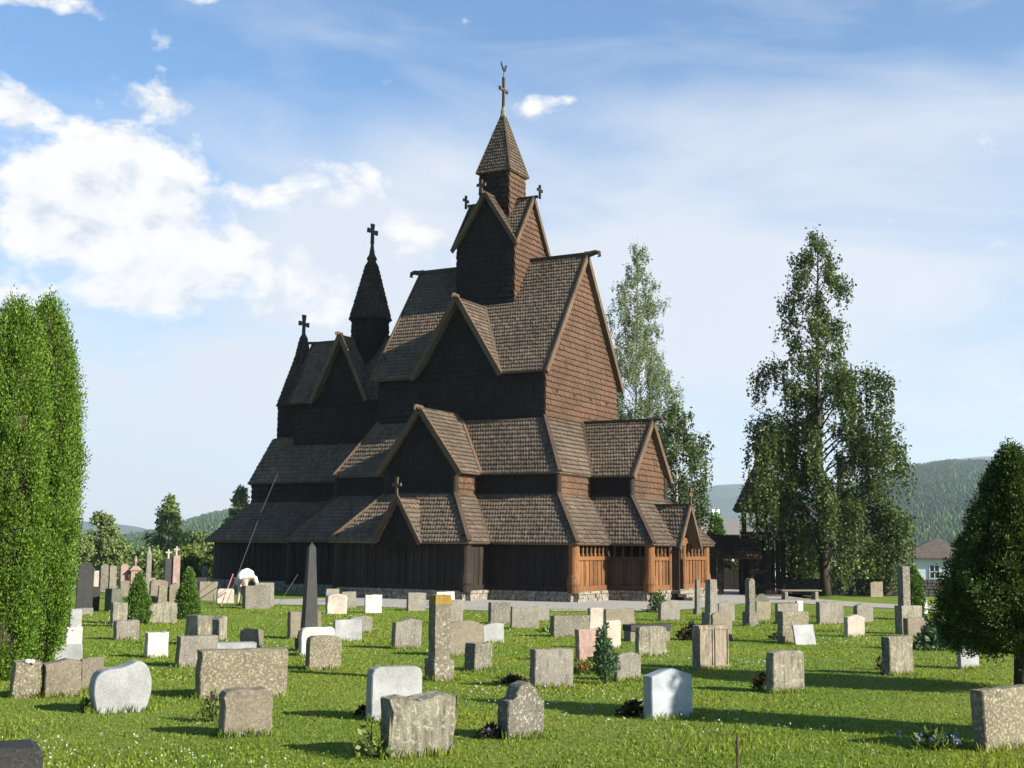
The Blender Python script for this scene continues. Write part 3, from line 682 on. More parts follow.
# round corner posts of the middle tier
def post(x, y, z0, z1, r=0.27, mat='tar', base=True):
    b = MB(K); b.tube([(x, y, z0), (x, y, z1)], r, 14)
    if base: b.tube([(x, y, z0 - .02), (x, y, z0 + .3), (x, y, z0 + .42), (x, y, z0 + .8), (x, y, z0 + .9)], [r + .06, r + .06, r + .1, r + .05, r + .01], 14)
    return b.build('corner_post', M[mat], CH, smooth=False)
for x, y in ((A1, -A2), (A1, A2), (-A1, -A2), (-A1, A2), (PW, -GP + .29), (-PW, -GP + .29), (PW, GP - .29), (-PW, GP - .29), (xw, -QW), (xw, QW)): post(x, y, 5.25, 6.9, 0.2, 'wallsh', False)
# --- lower skirt (gallery roof)
C1, C2 = A1 + c_ + O4, A2 + c_ + O4          # nave eaves
GY = GP - .29; D1, DY = PW + c_ + O4, GY + c_ + O4   # front arm eaves
EX, EH = xw + c_ + O4, QW + c_ + O4           # right arm eaves
pan = []
for s in (-1, 1):
    for q in (-1, 1):
        pan.append(([(q * PW, s * A2, Z3), (q * A1, s * A2, Z3), (q * C1, s * C2, Z4), (q * D1, s * C2, Z4)], (0, s, 1)))
        pan.append(([(q * PW, s * GY, Z3), (q * PW, s * A2, Z3), (q * D1, s * C2, Z4), (q * D1, s * DY, Z4)], (q, 0, 1)))
    pan.append(([(-PW, s * GY, Z3), (PW, s * GY, Z3), (D1, s * DY, Z4), (1.52, s * DY, Z4), (0.1, s * (DY - (5.35 - Z4) / (Z3 - Z4) * (DY - GY)), 5.35), (-1.32, s * DY, Z4), (-D1, s * DY, Z4)], (0, s, 1)))
    pan.append(([(A1, s * QW, Z3), (A1, s * A2, Z3), (C1, s * C2, Z4), (C1, s * EH, Z4)], (1, 0, 1)))
    pan.append(([(A1, s * QW, Z3), (xw, s * QW, Z3), (EX, s * EH, Z4), (C1, s * EH, Z4)], (0, s, 1)))
pan.append(([(xw, -QW, Z3), (xw, QW, Z3), (EX, EH, Z4), (EX, 1.62, Z4), (xw + .44, 0, 5.15), (EX, -1.62, Z4), (EX, -EH, Z4)], (1, 0, 1)))
pan.append(([(-A1, -A2, Z3), (-A1, A2, Z3), (-C1, C2, Z4), (-C1, -C2, Z4)], (-1, 0, 1)))
gr = roofpart('gallery_roof', pan)
for s in (-1, 1):
    for q in (-1, 1):
        hipcap((q * A1, s * A2, Z3), (q * C1, s * C2, Z4), gr); hipcap((q * PW, s * GY, Z3), (q * D1, s * DY, Z4), gr, 'cap' if q > 0 else 'trim')
        hipcap((q * PW, s * A2, Z3), (q * D1, s * C2, Z4), gr, 'cap', .16, .1, 'valley_board', .06)
    hipcap((xw, s * QW, Z3), (EX, s * EH, Z4), gr); hipcap((A1, s * QW, Z3), (C1, s * EH, Z4), gr, 'cap', .16, .1, 'valley_board', .06)
# small front gable on the gallery roof
gx, gz, gh2, gy1 = 0.1, 5.35, 1.42, DY + .2
for s in (-1, 1):
    pan = [([(gx, s * gy1, gz), (gx, s * (GY + .3), gz), (gx + q * gh2, s * (DY - .05), Z4), (gx + q * gh2, s * gy1, Z4)], (q, 0, 1)) for q in (-1, 1)]
    g = roofpart('porch_roof', pan); barge((gx, s * (gy1 + .04), gz), (gx - gh2, s * (gy1 + .04), Z4), (gx + gh2, s * (gy1 + .04), Z4), g, 0.1, 0.32)
    wallpart('porch_gable', [([(gx - 1.1, s * (gy1 - .3), 2.7), (gx + 1.1, s * (gy1 - .3), 2.7), (gx + 1.1, s * (gy1 - .3), 3.2), (gx, s * (gy1 - .3), gz - .25), (gx - 1.1, s * (gy1 - .3), 3.2)], (0, s, 0))])
    cross((gx, s * (gy1 + .02), gz), 1.05, 0.55, 0.1, 'x', g, 'trim')
# entrance gable on the right
rx1, rz, rh = EX + .25, 5.15, 1.62
pan = [([(rx1, 0, rz), (xw + .35, 0, rz), (EX - .05, q * rh, Z4 - .1), (rx1, q * rh, Z4 - .1)], (0, q, 1)) for q in (-1, 1)]
g = roofpart('entrance_roof', pan); barge((rx1 + .04, 0, rz), (rx1 + .04, -rh, Z4 - .15), (rx1 + .04, rh, Z4 - .15), g, 0.1, 0.3)
trims('ridge_beam', [((xw + .35, 0, rz + .06), (rx1 + .1, 0, rz + .06))], g, 'cap', 0.16, 0.16)
cross((rx1 + .02, 0, rz + .1), 0.9, 0.5, 0.11, 'y', g, 'trim')
# --- gallery walls
W1, W2 = A1 + c_, A2 + c_; V1, V2 = PW + c_, GY + c_; X1, X2 = xw + c_, QW + c_
ZF = 0.52
def board_wall(p, q, kind='plain', mat='tar', z0=ZF, z1=3.35, name='gallery_wall'):
    """vertical boarding between sill and head beams from p to q; 'open' leaves a baluster band under the eaves"""
    p = Vector((p[0], p[1], 0)); q = Vector((q[0], q[1], 0)); d = (q - p).normalized(); Ln = (q - p).length; nrm = Vector((d.y, -d.x, 0))
    ang = math.atan2(d.y, d.x); r = random.Random(int(p.x * 100 + q.y * 37))
    ztop = z1 if kind == 'plain' else z0 + 1.68
    b = MB(K); x = 0.0; nb = max(1, int(Ln / 0.24)); bw = Ln / nb
    for i in range(nb):
        off = r.uniform(-.012, .02) + (0.03 if i % 2 else 0); c = p + d * (bw * (i + .5)) + nrm * off
        b.box((c.x, c.y, (z0 + ztop) / 2), (bw - .015, 0.08, ztop - z0), ang)
    o = b.build(name, M[mat], CH)
    s = MB(K); c = p + d * (Ln / 2) + nrm * .05
    s.box((c.x, c.y, z0 + .14), (Ln, .22, .34), ang); s.build('sill_beam', M[mat], o)
    if kind != 'plain':
        for zz, nm in ((ztop + .05, 'rail'), (z1 - .1, 'head_beam')):
            s = MB(K); s.box((c.x, c.y, zz), (Ln, .2, .2 if nm == 'rail' else .3), ang); s.build(nm, M[mat], o)
        k = max(2, int(Ln / 0.5)); s = MB(K)
        for i in range(k + 1):
            c = p + d * (Ln * i / k) + nrm * .02
            s.tube([(c.x, c.y, ztop), (c.x, c.y, ztop + .25), (c.x, c.y, ztop + .35), (c.x, c.y, z1 - .5), (c.x, c.y, z1 - .35), (c.x, c.y, z1 - .2)], [.1, .1, .065, .085, .065, .11], 8)
        s.build('balustrade', M[mat], o)
    return o
for s in (-1, 1):
    for q in (-1, 1):
        board_wall((q * V1, s * W2), (q * W1, s * W2)); board_wall((q * V1, s * V2), (q * V1, s * W2))
    board_wall((-V1, s * V2), (V1, s * V2))
    board_wall((W1, s * W2), (W1, s * X2), 'open', 'orange'); board_wall((W1, s * X2), (X1, s * X2), 'open', 'cap')  # front-facing boards darkened instead of orange, their shade put into the colour
DL, DR = -1.6, 0.35
board_wall((X1, -X2), (X1, DL), 'open', 'orange'); board_wall((X1, DR), (X1, X2), 'open', 'orange')
for x, y, m_ in ((V1, -V2, 'tar'), (-V1, -V2, 'tar'), (V1, V2, 'tar'), (-V1, V2, 'tar'), (W1, -W2, 'orange'), (-W1, -W2, 'tar'), (W1, W2, 'orange'), (-W1, W2, 'tar'), (X1, -X2, 'orange'), (X1, X2, 'orange')):
    post(x, y, ZF, 3.4, 0.27, m_)
door = empty('door', (0, 0, 0), 0, CH)
b = MB(K)
for y in (DL - .1, DR + .1): b.tube([(X1 + .12, y, .3), (X1 + .12, y, 3.1)], .13, 10)
b.box((X1 + .1, (DL + DR) / 2, 3.1), (.3, DR - DL + .5, .25)); b.build('door_frame', M['orange'], door)
b = MB(K); b.box((X1 - .5, (DL + DR) / 2, 1.6), (.1, DR - DL, 2.9)); b.build('door_leaf', M['tar'], door)
b = MB(K); b.beam((X1 + .2, DL + .05, .45), (X1 + .2, DL + .05, 2.9), .9, .06, (0, 1, 0)); b.build('open_leaf', M['cap'], door)
for i in range(3):
    b = MB(K); b.box((X1 + .55 + .4 * i, (DL + DR) / 2, 0.45 - .17 * i), (.5, 2.4 + .3 * i, .17)); b.build('step', S['rubble'], CH)
# foundation of rough stones
def foundation():
    r = random.Random(4); b = MB(K)
    pts = [(-W1, -W2), (-V1, -W2), (-V1, -V2), (V1, -V2), (V1, -W2), (W1, -W2), (W1, -X2), (X1, -X2), (X1, X2), (W1, X2), (W1, W2), (V1, W2), (V1, V2), (-V1, V2), (-V1, W2), (-W1, W2), (-W1, 5.3)]
    arc = [(-15.3 - 5.3 * math.sin(t), 5.3 * math.cos(t)) for t in np.linspace(0, math.pi, 14)]
    pts = pts + arc + [(-W1, -5.3), (-W1, -W2)]
    for i in range(len(pts) - 1):
        p = Vector((*pts[i], 0)); q = Vector((*pts[i + 1], 0)); Ln = (q - p).length
        if Ln < .05: continue
        d = (q - p) / Ln; a = math.atan2(d.y, d.x)
        b.beam((p.x, p.y, .15), (q.x, q.y, .15), .3, .68)
        for row, (z, h) in enumerate(((-.02, .26), (.2, .2), (.4, .17))):
            x = 0
            while x < Ln:
                w = r.uniform(.25, .85); w = min(w, Ln - x); c = p + d * (x + w / 2); pr = r.uniform(.02, .1); nrm = Vector((d.y, -d.x, 0))
                c = c + nrm * pr; b.box((c.x, c.y, z + h / 2), (w - .03, .44, h - .025), a, r.uniform(.93, .99)); x += w
    b.build('foundation', S['rubble'], CH)
foundation()
# --- tower over the nave crossing
T, TG = 2.0, 2.2; ZT1, ZT2 = 20.87, 24.2
tw = empty('tower', (0, 0, 0), 0, CH)
pan = []
for ax in range(4):
    def rt_(p): 
        x, y = p[0], p[1]
        for _ in range(ax): x, y = -y, x
        return (x, y, p[2])
    zt = ZT1 + .2 * (ZT2 - ZT1) / TG - .1
    hint = rt_((1, 0, 0))
    pan.append(([rt_(p) for p in ((T, -T, 16.0), (T, T, 16.0), (T, T, zt), (T, 0, ZT2 - .2), (T, -T, zt))], hint))
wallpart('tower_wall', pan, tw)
pan = []
for ax in range(4):
    for q in (-1, 1):
        pan.append(([rt_f for rt_f in [((lambda p, k=ax: (lambda x, y: (x, y, p[2]))(*{0: (p[0], p[1]), 1: (-p[1], p[0]), 2: (-p[0], -p[1]), 3: (p[1], -p[0])}[k]))(pp)) for pp in ((TG, 0, ZT2), (0, 0, ZT2), (TG, q * TG, ZT1))]],
                    {0: (0, q, 1), 1: (-q, 0, 1), 2: (0, -q, 1), 3: (q, 0, 1)}[ax]))
tr_ = roofpart('tower_gable_roof', pan, tw)
for ax, (dx, dy) in enumerate(((1, 0), (0, 1), (-1, 0), (0, -1))):
    ap = (dx * (TG + .05), dy * (TG + .05), ZT2); fa = (dx * (TG + .05) - dy * TG, dy * (TG + .05) + dx * TG, ZT1); fb = (dx * (TG + .05) + dy * TG, dy * (TG + .05) - dx * TG, ZT1)
    barge(ap, fa, fb, tr_, .1, .36)
    b = MB(K); b.beam((dx * .9, dy * .9, ZT2 + .05), (dx * (TG + .3), dy * (TG + .3), ZT2 + .05), .14, .16); b.build('ridge_beam', M['cap'], tr_)
    cross((dx * (TG + .45), dy * (TG + .45), ZT2 - .1), 0.85, 0.62, .11, 'y' if dy == 0 else 'x', tw, 'iron' if (dx, dy) != (0, -1) else 'trim')
U = 1.03
sq = lambda r, z: [(r, -r, z), (r, r, z), (-r, r, z), (-r, -r, z)]
pan = []
for i in range(4):
    A = sq(U, 21.5)[i]; B = sq(U, 21.5)[(i + 1) % 4]; pan.append(([A, B, (B[0], B[1], 25.95), (A[0], A[1], 25.95)], (A[0] + B[0], A[1] + B[1], 0)))
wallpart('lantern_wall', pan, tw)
pan = []
for i in range(4):
    A = sq(1.2, 25.85)[i]; B = sq(1.2, 25.85)[(i + 1) % 4]; pan.append(([A, B, (0, 0, 30.1)], (A[0] + B[0], A[1] + B[1], .8)))
sp = roofpart('spire', pan, tw, w=.15, e=.24)
for i in range(4):
    A = sq(1.22, 25.85)[i]; hipcap(A, (0, 0, 30.1), sp, 'cap', .1, .1, 'hip_board', .04)
b = MB(K); b.tube([(0, 0, 29.7), (0, 0, 30.15), (0, 0, 30.5)], [.2, .16, .06], 8); b.build('spire_cap', S['grey'], sp)
cross((0, 0, 30.2), 2.15, 1.05, .13, 'y', tw, 'cap')
b = MB(K)   # weathercock
b.tube([(0, 0, 32.3), (0, 0, 32.75)], .03, 6)
b.prism([(0, -.32, 33.2), (0, -.2, 33.02), (0, -.05, 33.0), (0, .1, 33.05), (0, .2, 33.25), (0, .3, 33.28), (0, .36, 33.2), (0, .26, 33.1), (0, .22, 32.85), (0, .05, 32.72), (0, -.15, 32.76), (0, -.26, 32.92), (0, -.42, 33.1), (0, -.4, 33.28)], (.05, 0, 0))
b.build('weathercock', M['iron'], tw)
# --- chancel
CX, CW, CE, CR = -14.4, 2.44, 11.9, 16.16
cw = CW - .3
pan = []
zc = CE + .3 * (CR - CE) / CW - .12
for s in (-1, 1):
    pan.append(([(CX + .3, s * cw, 9.2), (-L, s * cw, 9.2), (-L, s * cw, zc), (CX + .3, s * cw, zc)], (0, s, 0)))
pan.append(([(CX + .3, -cw, 9.2), (CX + .3, cw, 9.2), (CX + .3, cw, zc), (CX + .3, 0, CR - .15), (CX + .3, -cw, zc)], (-1, 0, 0)))
wallpart('chancel_wall', pan)
cr = roofpart('chancel_roof', [q for s in (-1, 1) for q in (([(CX, s * CW, CE), (-12.49, s * CW, CE), (-10.33, 0, CR), (CX, 0, CR)], (0, s, 1)), ([(-8.17, s * CW, CE), (-L, s * CW, CE), (-L, 0, CR), (-10.33, 0, CR)], (0, s, 1)))])
trims('ridge_beam', [((CX - .1, 0, CR + .06), (-L, 0, CR + .06))], cr, 'cap', .2, .2)
barge((CX - .03, 0, CR), (CX - .03, -CW, CE), (CX - .03, CW, CE), cr, mat='cap'); dragon((CX - .1, 0, CR + .08), (-1, 0, 0), cr, .4, 'cap')
cd, ch_ = -10.33, 2.16
for s in (-1, 1):
    yf = CW + .15
    pan = [([(cd, s * yf, CR - .05), (cd, 0, CR - .05), (cd + q * ch_, s * CW, CE), (cd + q * ch_, s * yf, CE)], (q, 0, 1)) for q in (-1, 1)]
    g = roofpart('chancel_dormer_roof', pan); barge((cd, s * (yf + .04), CR), (cd - ch_, s * (yf + .04), CE), (cd + ch_, s * (yf + .04), CE), g)
    dragon((cd, s * (yf + .05), CR + .03), (0, s, 0), g, .38)
    wallpart('chancel_gable', [([(cd - 1.85, s * (cw + .08), CE - .2), (cd + 1.85, s * (cw + .08), CE - .2), (cd, s * (cw + .08), CR - .5)], (0, s, 0))])
# round turret on the chancel ridge
def ring(cx, r, z, n, a0=0.0, a1=2 * math.pi): return [(cx + r * math.cos(a0 + (a1 - a0) * i / n), r * math.sin(a0 + (a1 - a0) * i / n), z) for i in range(n + 1)]
def drum(name, cx, r0, z0, r1, z1, n, mat, parent, a0=0.0, a1=2 * math.pi, roof=False, kw={}):
    A = ring(cx, r0, z0, n, a0, a1); B = ring(cx, r1, z1, n, a0, a1); pan = []
    for i in range(n):
        m = ((A[i][0] + A[i + 1][0]) / 2 - cx, (A[i][1] + A[i + 1][1]) / 2, 0.3)
        poly = [A[i], A[i + 1], B[i + 1], B[i]] if r1 > 0.02 else [A[i], A[i + 1], (cx, 0, z1)]
        pan.append((poly, m))
    return roofpart(name, pan, parent, mat=mat, t=.06, **kw)
tu = empty('turret', (0, 0, 0), 0, CH); RXc = -9.83
drum('turret_wall', RXc, 1.19, 14.2, 1.19, 17.65, 18, M['wallsh'], tu, kw=dict(w=.18, e=.34, lift=.03))
drum('turret_roof', RXc, 1.36, 17.45, .16, 21.9, 18, M['cap'], tu, kw=dict(w=.15, e=.3))
b = MB(K); b.tube([(RXc, 0, 21.6), (RXc, 0, 22.3), (RXc, 0, 23.0)], [.24, .13, .05], 10); b.build('turret_cap', M['cap'], tu)
cross((RXc, 0, 22.6), 1.35, 1.05, .16, 'y', tu, flare=2.0)
# apse turret
AX = -15.3
ap = empty('apse', (0, 0, 0), 0, CH)
drum('apse_wall', AX, 1.5, 9.2, 1.5, 12.2, 20, M['wallsh'], ap, kw=dict(w=.2, e=.36, lift=.03))
drum('apse_roof', AX, 1.62, 11.95, .5, 15.3, 20, M['cap'], ap, kw=dict(w=.16, e=.3))
drum('apse_roof', AX, .52, 15.25, .12, 17.0, 12, M['cap'], ap, kw=dict(w=.14, e=.26))
cross((AX, 0, 16.6), 1.65, 1.0, .16, 'y', ap, flare=2.0)
# chancel and apse skirts: straight sides plus a half round end
def chskirt(name, xi, yi, zi, yo, zo, n=12):
    pan = []
    for s in (-1, 1): pan.append(([(AX, s * yi, zi), (xi, s * yi, zi), (xi, s * yo, zo), (AX, s * yo, zo)], (0, s, 1)))
    A = ring(AX, yo, zo, n, math.pi / 2, 3 * math.pi / 2); B = ring(AX, yi, zi, n, math.pi / 2, 3 * math.pi / 2)
    for i in range(n): pan.append(([A[i], A[i + 1], B[i + 1], B[i]], ((A[i][0] + A[i + 1][0]) / 2 - AX, (A[i][1] + A[i + 1][1]) / 2, 1)))
    return roofpart(name, pan)
chskirt('chancel_aisle_roof', -L, 1.75, 9.75, 3.3, 6.7)
chskirt('chancel_gallery_roof', -A1, 3.0, 5.5, 6.0, 2.95)
def chwall(name, y, z0, z1, xi, mat, sh=True, n=12):
    pan = []
    for s in (-1, 1): pan.append(([(AX, s * y, z0), (xi, s * y, z0), (xi, s * y, z1), (AX, s * y, z1)], (0, s, 0)))
    A = ring(AX, y, z0, n, math.pi / 2, 3 * math.pi / 2); B = ring(AX, y, z1, n, math.pi / 2, 3 * math.pi / 2)
    for i in range(n): pan.append(([A[i], A[i + 1], B[i + 1], B[i]], ((A[i][0] + A[i + 1][0]) / 2 - AX, (A[i][1] + A[i + 1][1]) / 2, 0)))
    return wallpart(name, pan, mat=mat)
chwall('chancel_aisle_wall', 3.02, .2, 7.1, -A1, M['wallsh'])
arc = [(AX - 5.3 * math.sin(t), -5.3 * math.cos(t)) for t in np.linspace(0, math.pi, 13)]
gb = MB(K)
segs = [((-W1, -5.3), (AX, -5.3)), ((AX, 5.3), (-W1, 5.3)), ((-W1, -W2), (-W1, -5.3)), ((-W1, 5.3), (-W1, W2))] + [(arc[i], arc[i + 1]) for i in range(12)]
for p, q in segs:
    p = Vector((*p, 0)); q = Vector((*q, 0)); d = (q - p); Ln = d.length; d /= Ln; nb = max(1, int(Ln / .24)); bw = Ln / nb; an = math.atan2(d.y, d.x)
    for i in range(nb):
        c = p + d * bw * (i + .5); gb.box((c.x, c.y, 1.95), (bw - .015, .1 + .05 * (i % 2), 2.9), an)
gb.build('chancel_gallery_wall', M['tar'], CH)

# ropes at the left end of the church
for nm, pts, mt, lb in (('guy_rope', [dpt(287, 452, 66), dpt(262, 510, 65), gpt(226, 606) + Vector((0, 0, .02))], 'rope', 'long grey guy rope running down the dark chancel roof to the grass'),
                        ('guy_rope', [dpt(298, 574, 58), gpt(277, 607)], 'rope', 'short slack guy rope beside the dark wall right of the stooping person')):
    b = MB(); b.tube([tuple(p) for p in pts], 0.011, 5); tag(b.build(nm, M[mt]), lb, 'rope')
b = MB(); b.tube([tuple(dpt(233, 574, 55)), tuple(gpt(221, 606))], .02, 5); tag(b.build('guy_rope', M['pinkrope']), 'pink and white rope end at the left corner of the church', 'rope')

# ------------------------------------------------------------------ gravestones
def profile(kind, w, h, r):
    H = w / 2
    if kind == 'rect': p = [(-H, 0), (-H, h), (H, h), (H, 0)]
    elif kind == 'round': p = [(-H, 0)] + [(H * math.cos(t), h - .18 * w + .18 * w * math.sin(t)) for t in np.linspace(math.pi, 0, 13)] + [(H, 0)]
    elif kind == 'arch': p = [(-H, 0)] + [(H * math.cos(t), max(h * .2, h - H) + min(H, h * .8) * math.sin(t)) for t in np.linspace(math.pi, 0, 17)] + [(H, 0)]
    elif kind == 'shoulder': p = [(-H, 0), (-H, h * .68), (-H * .72, h * .72)] + [(H * .62 * math.cos(t), h * .74 + h * .26 * math.sin(t)) for t in np.linspace(math.pi, 0, 13)] + [(H * .75, h * .72), (H, h * .66), (H, 0)]
    elif kind == 'peak': p = [(-H, 0), (-H, h * .86), (-H * .1, h), (H * .1, h), (H, h * .86), (H, 0)]
    elif kind == 'slope': p = [(-H, 0), (-H, h * .86), (H * .2, h), (H, h * .93), (H, 0)]
    elif kind == 'wave': p = [(-H * .82, 0), (-H * .97, h * .3), (-H, h * .55), (-H * .9, h * .74), (-H * .65, h * .83), (-H * .2, h * .85), (H * .15, h * .91), (H * .42, h), (H * .68, h * .97), (H * .88, h * .82), (H, h * .55), (H * .95, h * .25), (H * .78, 0)]
    elif kind == 'soft': c = min(.14 * w, .2 * h); p = [(-H, 0), (-H, h - c), (-H + c * .3, h - c * .3), (-H + c, h), (H - c, h), (H - c * .3, h - c * .3), (H, h - c), (H, 0)]
    elif kind == 'rough': p = [(-H * .95, 0), (-H, h * .5), (-H * .97, h * .93), (-H * .6, h * .96), (-H * .2, h * .92), (0, h * .91), (H * .35, h * .96), (H * .75, h), (H, h * .94), (H * .96, h * .5), (H * .93, 0)]
    elif kind == 'lean': p = [(-H * 1.0, 0), (-H * .86, h), (H, h * .99), (H * .92, 0)]
    if kind in ('wave', 'soft', 'peak'):
        for _ in range(2 if kind == 'wave' else 1):
            c = [p[0]]
            for i in range(len(p) - 1):
                a, d = p[i], p[i + 1]
                if i > 0: c.append((a[0] * .75 + d[0] * .25, a[1] * .75 + d[1] * .25) if kind == 'wave' else a)
                if i < len(p) - 2 and kind == 'wave': c.append((a[0] * .25 + d[0] * .75, a[1] * .25 + d[1] * .75))
            c.append(p[-1]); p = c
    q = []
    for i in range(len(p)):
        a = p[i]; q.append(a)
        if i < len(p) - 1:
            c = p[i + 1]; l = math.hypot(c[0] - a[0], c[1] - a[1]); m = int(l / .09)
            for k in range(1, m): q.append((a[0] + (c[0] - a[0]) * k / m, a[1] + (c[1] - a[1]) * k / m))
    return q
def slabstone(mb, kind, w, h, t, r, jit=.004, z0=0.0, bev=.012, x0=0.0, y0=0.0):
    P = profile(kind, w, h, r); P = [(P[0][0], -.12)] + P + [(P[-1][0], -.12)]; n = len(P); cz = h * .5
    rings = [(-t / 2, bev), (-t / 2 + bev, 0), (-t / 6, 0), (t / 6, 0), (t / 2 - bev, 0), (t / 2, bev)]; V = []
    rough = kind == 'rough'
    J = [(r.gauss(0, jit), r.gauss(0, jit)) for _ in P]
    for (y, ins) in rings:
        for k, (x, z) in enumerate(P):
            l = math.hypot(x, z - cz) + 1e-6; jj = (r.gauss(0, .009), r.gauss(0, .009)) if rough else (0, 0)
            V.append((x0 + x * (1 - ins / l) + J[k][0] + jj[0], y0 + y + (r.gauss(0, .012) if rough else 0), z0 + cz + (z - cz) * (1 - ins / l) + (J[k][1] + jj[1]) * (z > 0)))
    Fc = [tuple(range(n)), tuple(range(6 * n - 1, 5 * n - 1, -1))]
    for i in range(5):
        for k in range(n): Fc.append((i * n + k, (i + 1) * n + k, (i + 1) * n + (k + 1) % n, i * n + (k + 1) % n))
    mb.add(V, Fc)
def place(x0, x1, ybase, side, th=28.0):
    xc = (x0 + x1) / 2; p = gpt(xc, ybase); s = F / (p.y * math.cos(R(PITCH)) + (p.z - EYE) * math.sin(R(PITCH))); ta = p.x / p.y; t = R(th)
    while math.sin(t) + ta * math.cos(t) < .1: t += R(2)
    w = (x1 - x0) / (s * (math.cos(t) - ta * math.sin(t))); dep = side / (s * (math.sin(t) + ta * math.cos(t)))
    return p, s, w, dep, t
def stone(x0, x1, y0, y1, side, kind, mat, label, th=28.0, group=None, tmax=.34, tilt=0.0, name='gravestone', cat='gravestone', jit=.005):
    p, s, w, dep, t = place(x0, x1, y1, side, th)
    h = (y1 - y0) / s; dep = min(max(dep, .09), tmax); r = random.Random(int(x0 * 7 + y0)); t += R(r.uniform(-2.5, 2.5)); n = Vector((math.sin(t), -math.cos(t), 0))
    b = MB(); slabstone(b, kind, w, h, dep, r, .0012 if mat in ('polish', 'blue', 'dark') else jit)
    o = b.build(name, S[mat], smooth=False); o.location = p - n * dep / 2; o.location.z = ground(o.location.x, o.location.y)
    o.rotation_euler = (R(tilt if tilt else r.uniform(-1.5, 1.5)), R(r.uniform(-1.2, 1.2)), t); tag(o, label, cat, group); return o
